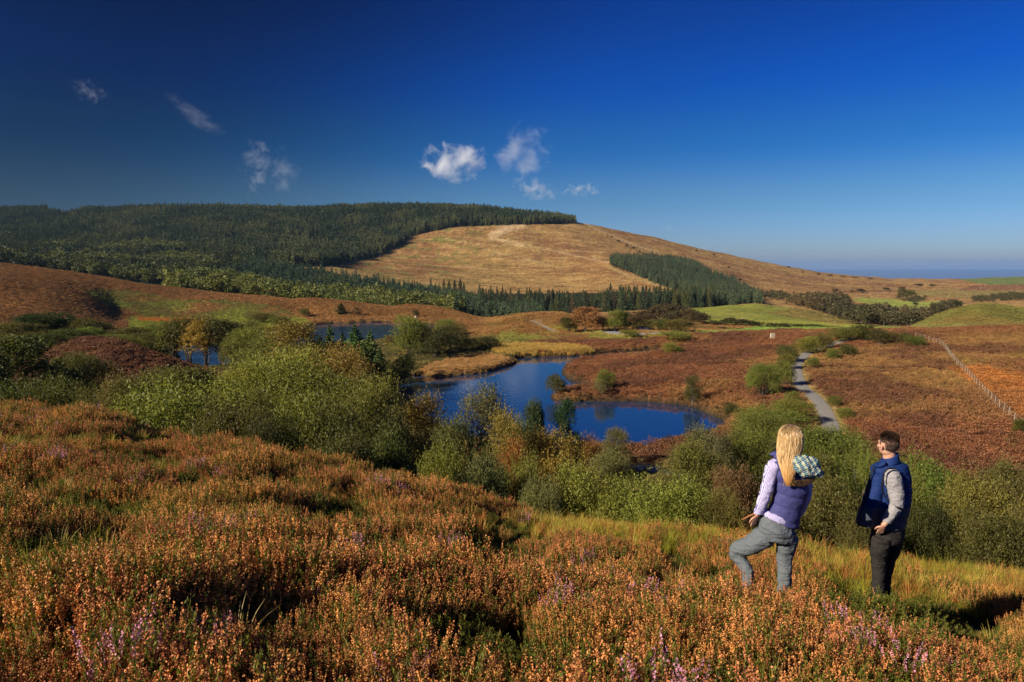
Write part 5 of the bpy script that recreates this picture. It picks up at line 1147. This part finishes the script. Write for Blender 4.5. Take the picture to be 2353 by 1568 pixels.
X = hit(955, 735, 200); thing('boulder', [ell((0,0,.7),(A3(.42,0,.1),A3(0,.4,0),A3(0,.05,.75)),10,7)], cream, 'pale upright stone below the second brown hillock', 'stone', X)
X = hit(863, 742, 190); dk = plain('dark_wood', (.08,.06,.045), .8)
thing('fishing_stand', [boxm((-1.6,0,.7),(.12,.12,1.8)), boxm((1.6,0,.7),(.12,.12,1.8)), boxm((0,0,.5),(3.4,1.2,.1)), boxm((-1.0,.5,1.1),(.1,.1,1.2),.3), boxm((1.0,.5,1.1),(.1,.1,1.2),-.3), boxm((0,.58,1.63),(2.6,.08,.12))], dk, 'small dark timber fishing stand on the far shore of the upper pond', 'stand', X)
X = hit(1236, 745, 190); thing('trail_gate', [boxm((-1.2,0,.7),(.14,.14,1.6)), boxm((1.2,0,.7),(.14,.14,1.6)), boxm((0,.1,.5),(2.2,.06,.1)), boxm((0,.1,.9),(2.2,.06,.1)), boxm((0,.1,1.25),(2.2,.06,.1)), boxm((0,.05,.9),(2.4,.05,.1),.0)], wood, 'wooden gate on the far grey track', 'gate', X)
# parked car
def car(px, row):
    X = hit(px, row, 200); root = bpy.data.objects.new('parked_car', None); S.collection.objects.link(root); root.location = X; root.rotation_euler = (0, 0, R(150)); root['label'] = 'blue parked car half hidden between trees by the road'; root['category'] = 'car'
    paint = M_('car_paint', .25, .5); paint.base((.05,.08,.22)); paint.b.inputs['Coat Weight'].default_value = .6
    prof = [(-2.1,.35),(-2.12,.75),(-1.95,.92),(-1.2,.98),(-.75,1.4),(.55,1.44),(1.35,.98),(2.0,.88),(2.12,.6),(2.1,.32)]
    def slab(pr, w0, w1, zsp):
        n = len(pr); V = []
        for sgn in (-1, 1):
            for x, z in pr: V.append((x, sgn*(w0 if z < zsp else w1), z))
        Q = [(i, (i+1) % n, n+(i+1) % n, n+i) for i in range(n)]; T_ = [(0, i, i+1) for i in range(1, n-1)] + [(n, n+i+1, n+i) for i in range(1, n-1)]
        return V, Q, T_
    V, Q, T_ = slab(prof, .88, .66, 1.1); me = mk_mesh('body', V, Q, T_, mats=[paint.m]); o = link('body', me, root); b = o.modifiers.new('bevel', 'BEVEL'); b.width = .06; b.segments = 2
    gl = plain('car_glass', (.02,.025,.03), .08, .6)
    V, Q, T_ = slab([(-1.12,1.0),(-.72,1.36),(.5,1.40),(1.22,1.0)], .80, .685, 1.1); me = mk_mesh('window', V, Q, T_, mats=[gl]); link('window', me, root)
    ty = plain('tyre', (.02,.02,.02), .8)
    for x in (-1.3, 1.3):
        for s_ in (-1, 1):
            V, Q = tube([(x, s_*.72, .33), (x, s_*.9, .33), (x, s_*.9, .33)], [.33, .33, .02], 16); w_ = link('wheel', mk_mesh('wheel', V, Q, mats=[ty]), root)
    lp = plain('headlight', (.75,.75,.7), .1)
    for s_ in (-1, 1): V, Q = boxm((2.09, s_*.62, .68), (.06,.34,.14)); link('headlight', mk_mesh('headlight', V, Q, mats=[lp]), root)
car(1478, 767)

# ------------------------------------------------------------------ brash and tussocks on the open hillside
X, Y, Z, px, py = polar_pts(352, 1420, 5.2, rg, .80)
c_, sd_ = gcol(X, Y); nf_ = fbm(X/30, Y/12, 3, 101)
keep = ~inpoly(px, py, FOREST_FLOOR) & (rg.random(len(X)) < .75) & (nf_ > -.3) & (np.abs(py-640) < 145)
fieldm = (c_[:, 1] > c_[:, 0]*.95); keep &= ~(fieldm & (rg.random(len(X)) < .9))
X, Y, Z, c_ = X[keep], Y[keep], Z[keep], c_[keep]; n = len(X); s = rg.uniform(1.2, 3.4, n)*np.interp(Y, [350, 1400], [.75, 1.35])
k = rg.random(n)[:, None]; col = c_*rg.uniform(.65, 1.35, (n, 1)); col = np.where(k < .10, c_*np.array((.35,.5,.5)), col); col = np.where(k > .95, np.array((.52,.40,.25)), col)
gn_scatter('hillside_tussocks', np.stack([X, Y, Z-.1], 1), rots(n, rg, .1), np.stack([s*1.6, s*1.1, s*.55], 1), rg.integers(0, 7, n), col, BU, 'brown tussocks, brash and heather over the felled and open hillside', 'moor vegetation')
print('hillside', n)

# ------------------------------------------------------------------ clouds, far behind the hill
def cloud(px, row, wpx, hpx, d, label, dens=1.0, tilt=0.0, seed=0, thr=.42, nsc=1.7, rough=.62, deep=.6):
    wpx *= 1.15; hpx *= 1.15; c = P3(px, row, d); sx, sz = wpx/F*d/2, hpx/F*d/2
    V, Q = ell((0,0,0), ((1,0,0),(0,1,0),(0,0,1)), 24, 14); me = mk_mesh('cloud', V, Q)
    m = bpy.data.materials.new('cloud_vapour'); m.use_nodes = True; t = m.node_tree; t.nodes.clear(); out = t.nodes.new('ShaderNodeOutputMaterial'); v = t.nodes.new('ShaderNodeVolumePrincipled')
    v.inputs['Color'].default_value = (1, 1, 1, 1); v.inputs['Anisotropy'].default_value = .0
    tcn = t.nodes.new('ShaderNodeTexCoord'); mp = t.nodes.new('ShaderNodeMapping'); mp.inputs['Location'].default_value = (seed*3.1, seed*1.7, 0); mp.inputs['Scale'].default_value = (sx/sz if sx > sz else 1, 1, 1 if sx > sz else sz/sx)
    nz = t.nodes.new('ShaderNodeTexNoise'); nz.inputs['Scale'].default_value = nsc; nz.inputs['Detail'].default_value = 6; nz.inputs['Roughness'].default_value = rough; nz.inputs['Distortion'].default_value = .4
    ln = t.nodes.new('ShaderNodeVectorMath'); ln.operation = 'LENGTH'
    def mt(op, a, b):
        x = t.nodes.new('ShaderNodeMath'); x.operation = op
        for i, q in ((0, a), (1, b)):
            if hasattr(q, 'node'): t.links.new(q, x.inputs[i])
            else: x.inputs[i].default_value = q
        return x.outputs[0]
    t.links.new(tcn.outputs['Object'], mp.inputs[0]); t.links.new(mp.outputs[0], nz.inputs['Vector']); t.links.new(tcn.outputs['Object'], ln.inputs[0])
    r2 = mt('POWER', ln.outputs['Value'], 2.0); q = mt('SUBTRACT', mt('SUBTRACT', nz.outputs['Fac'], thr), mt('MULTIPLY', r2, .30))
    q = mt('MULTIPLY', mt('MAXIMUM', q, 0.0), dens*18.0/(2*sz)); t.links.new(q, v.inputs['Density']); t.links.new(v.outputs[0], out.inputs['Volume'])
    me.materials.append(m); o = link('cloud', me, None, loc=c, label=label, category='cloud'); o.scale = (sx, max(sx, sz)*deep, sz); o.rotation_euler = (0, tilt, 0); return o
cloud(1040, 372, 172, 104, 7000, 'dense white cloud left of centre over the hill, brightest of all', 1.5, 0, 1, .40)
cloud(1205, 355, 160, 150, 7000, 'ragged white cloud just right of the brightest one', .8, .3, 2, .43, 2.0)
cloud(1228, 434, 130, 60, 7200, 'small wispy cloud below the ragged white one', .6, .25, 3, .43, 2.0)
cloud(1335, 437, 120, 42, 7400, 'thin white cloud lowest and farthest right over the hill', .4, -.1, 4, .44)
cloud(590, 380, 90, 170, 6500, 'faint upright wisp over the left forest', .5, .15, 5, .45, 2.0)
cloud(648, 400, 110, 150, 6500, 'faint broken wisp right of the upright wisp', .36, -.3, 6, .46, 2.2)
cloud(205, 210, 115, 62, 6000, 'small torn wisp high at the upper left', .16, .3, 7, .45, 2.0)
cloud(448, 268, 190, 52, 6000, 'long faint streak of cloud slanting down to the right', .05, .6, 8, .42, 1.3)
cloud(1540, 526, 60, 20, 9000, 'tiny grey violet wisp above the bare ridge', .03, .1, 9, .42)
cloud(2130, 606, 800, 20, 40000, 'low band of cloud lying along the sea horizon', .10, 0, 10, .44, 1.2, .6, .15)

# ------------------------------------------------------------------ thin autumn haze in the air over the whole landscape (sky and clouds stay outside)
V, Q = boxm((0, 14800, 0), (60000, 30000, 1)); V[:, 2] = np.where(V[:, 2] > 0, CAMZ + 178.0, -345.0)
hz_m = bpy.data.materials.new('haze_air'); hz_m.use_nodes = True; t = hz_m.node_tree; t.nodes.clear(); out = t.nodes.new('ShaderNodeOutputMaterial'); v = t.nodes.new('ShaderNodeVolumePrincipled')
v.inputs['Color'].default_value = (.36, .62, 1.0, 1); v.inputs['Density'].default_value = 0.00004; v.inputs['Anisotropy'].default_value = .2; t.links.new(v.outputs[0], out.inputs['Volume'])
link('haze', mk_mesh('haze', V, Q, mats=[hz_m]), kind='stuff')
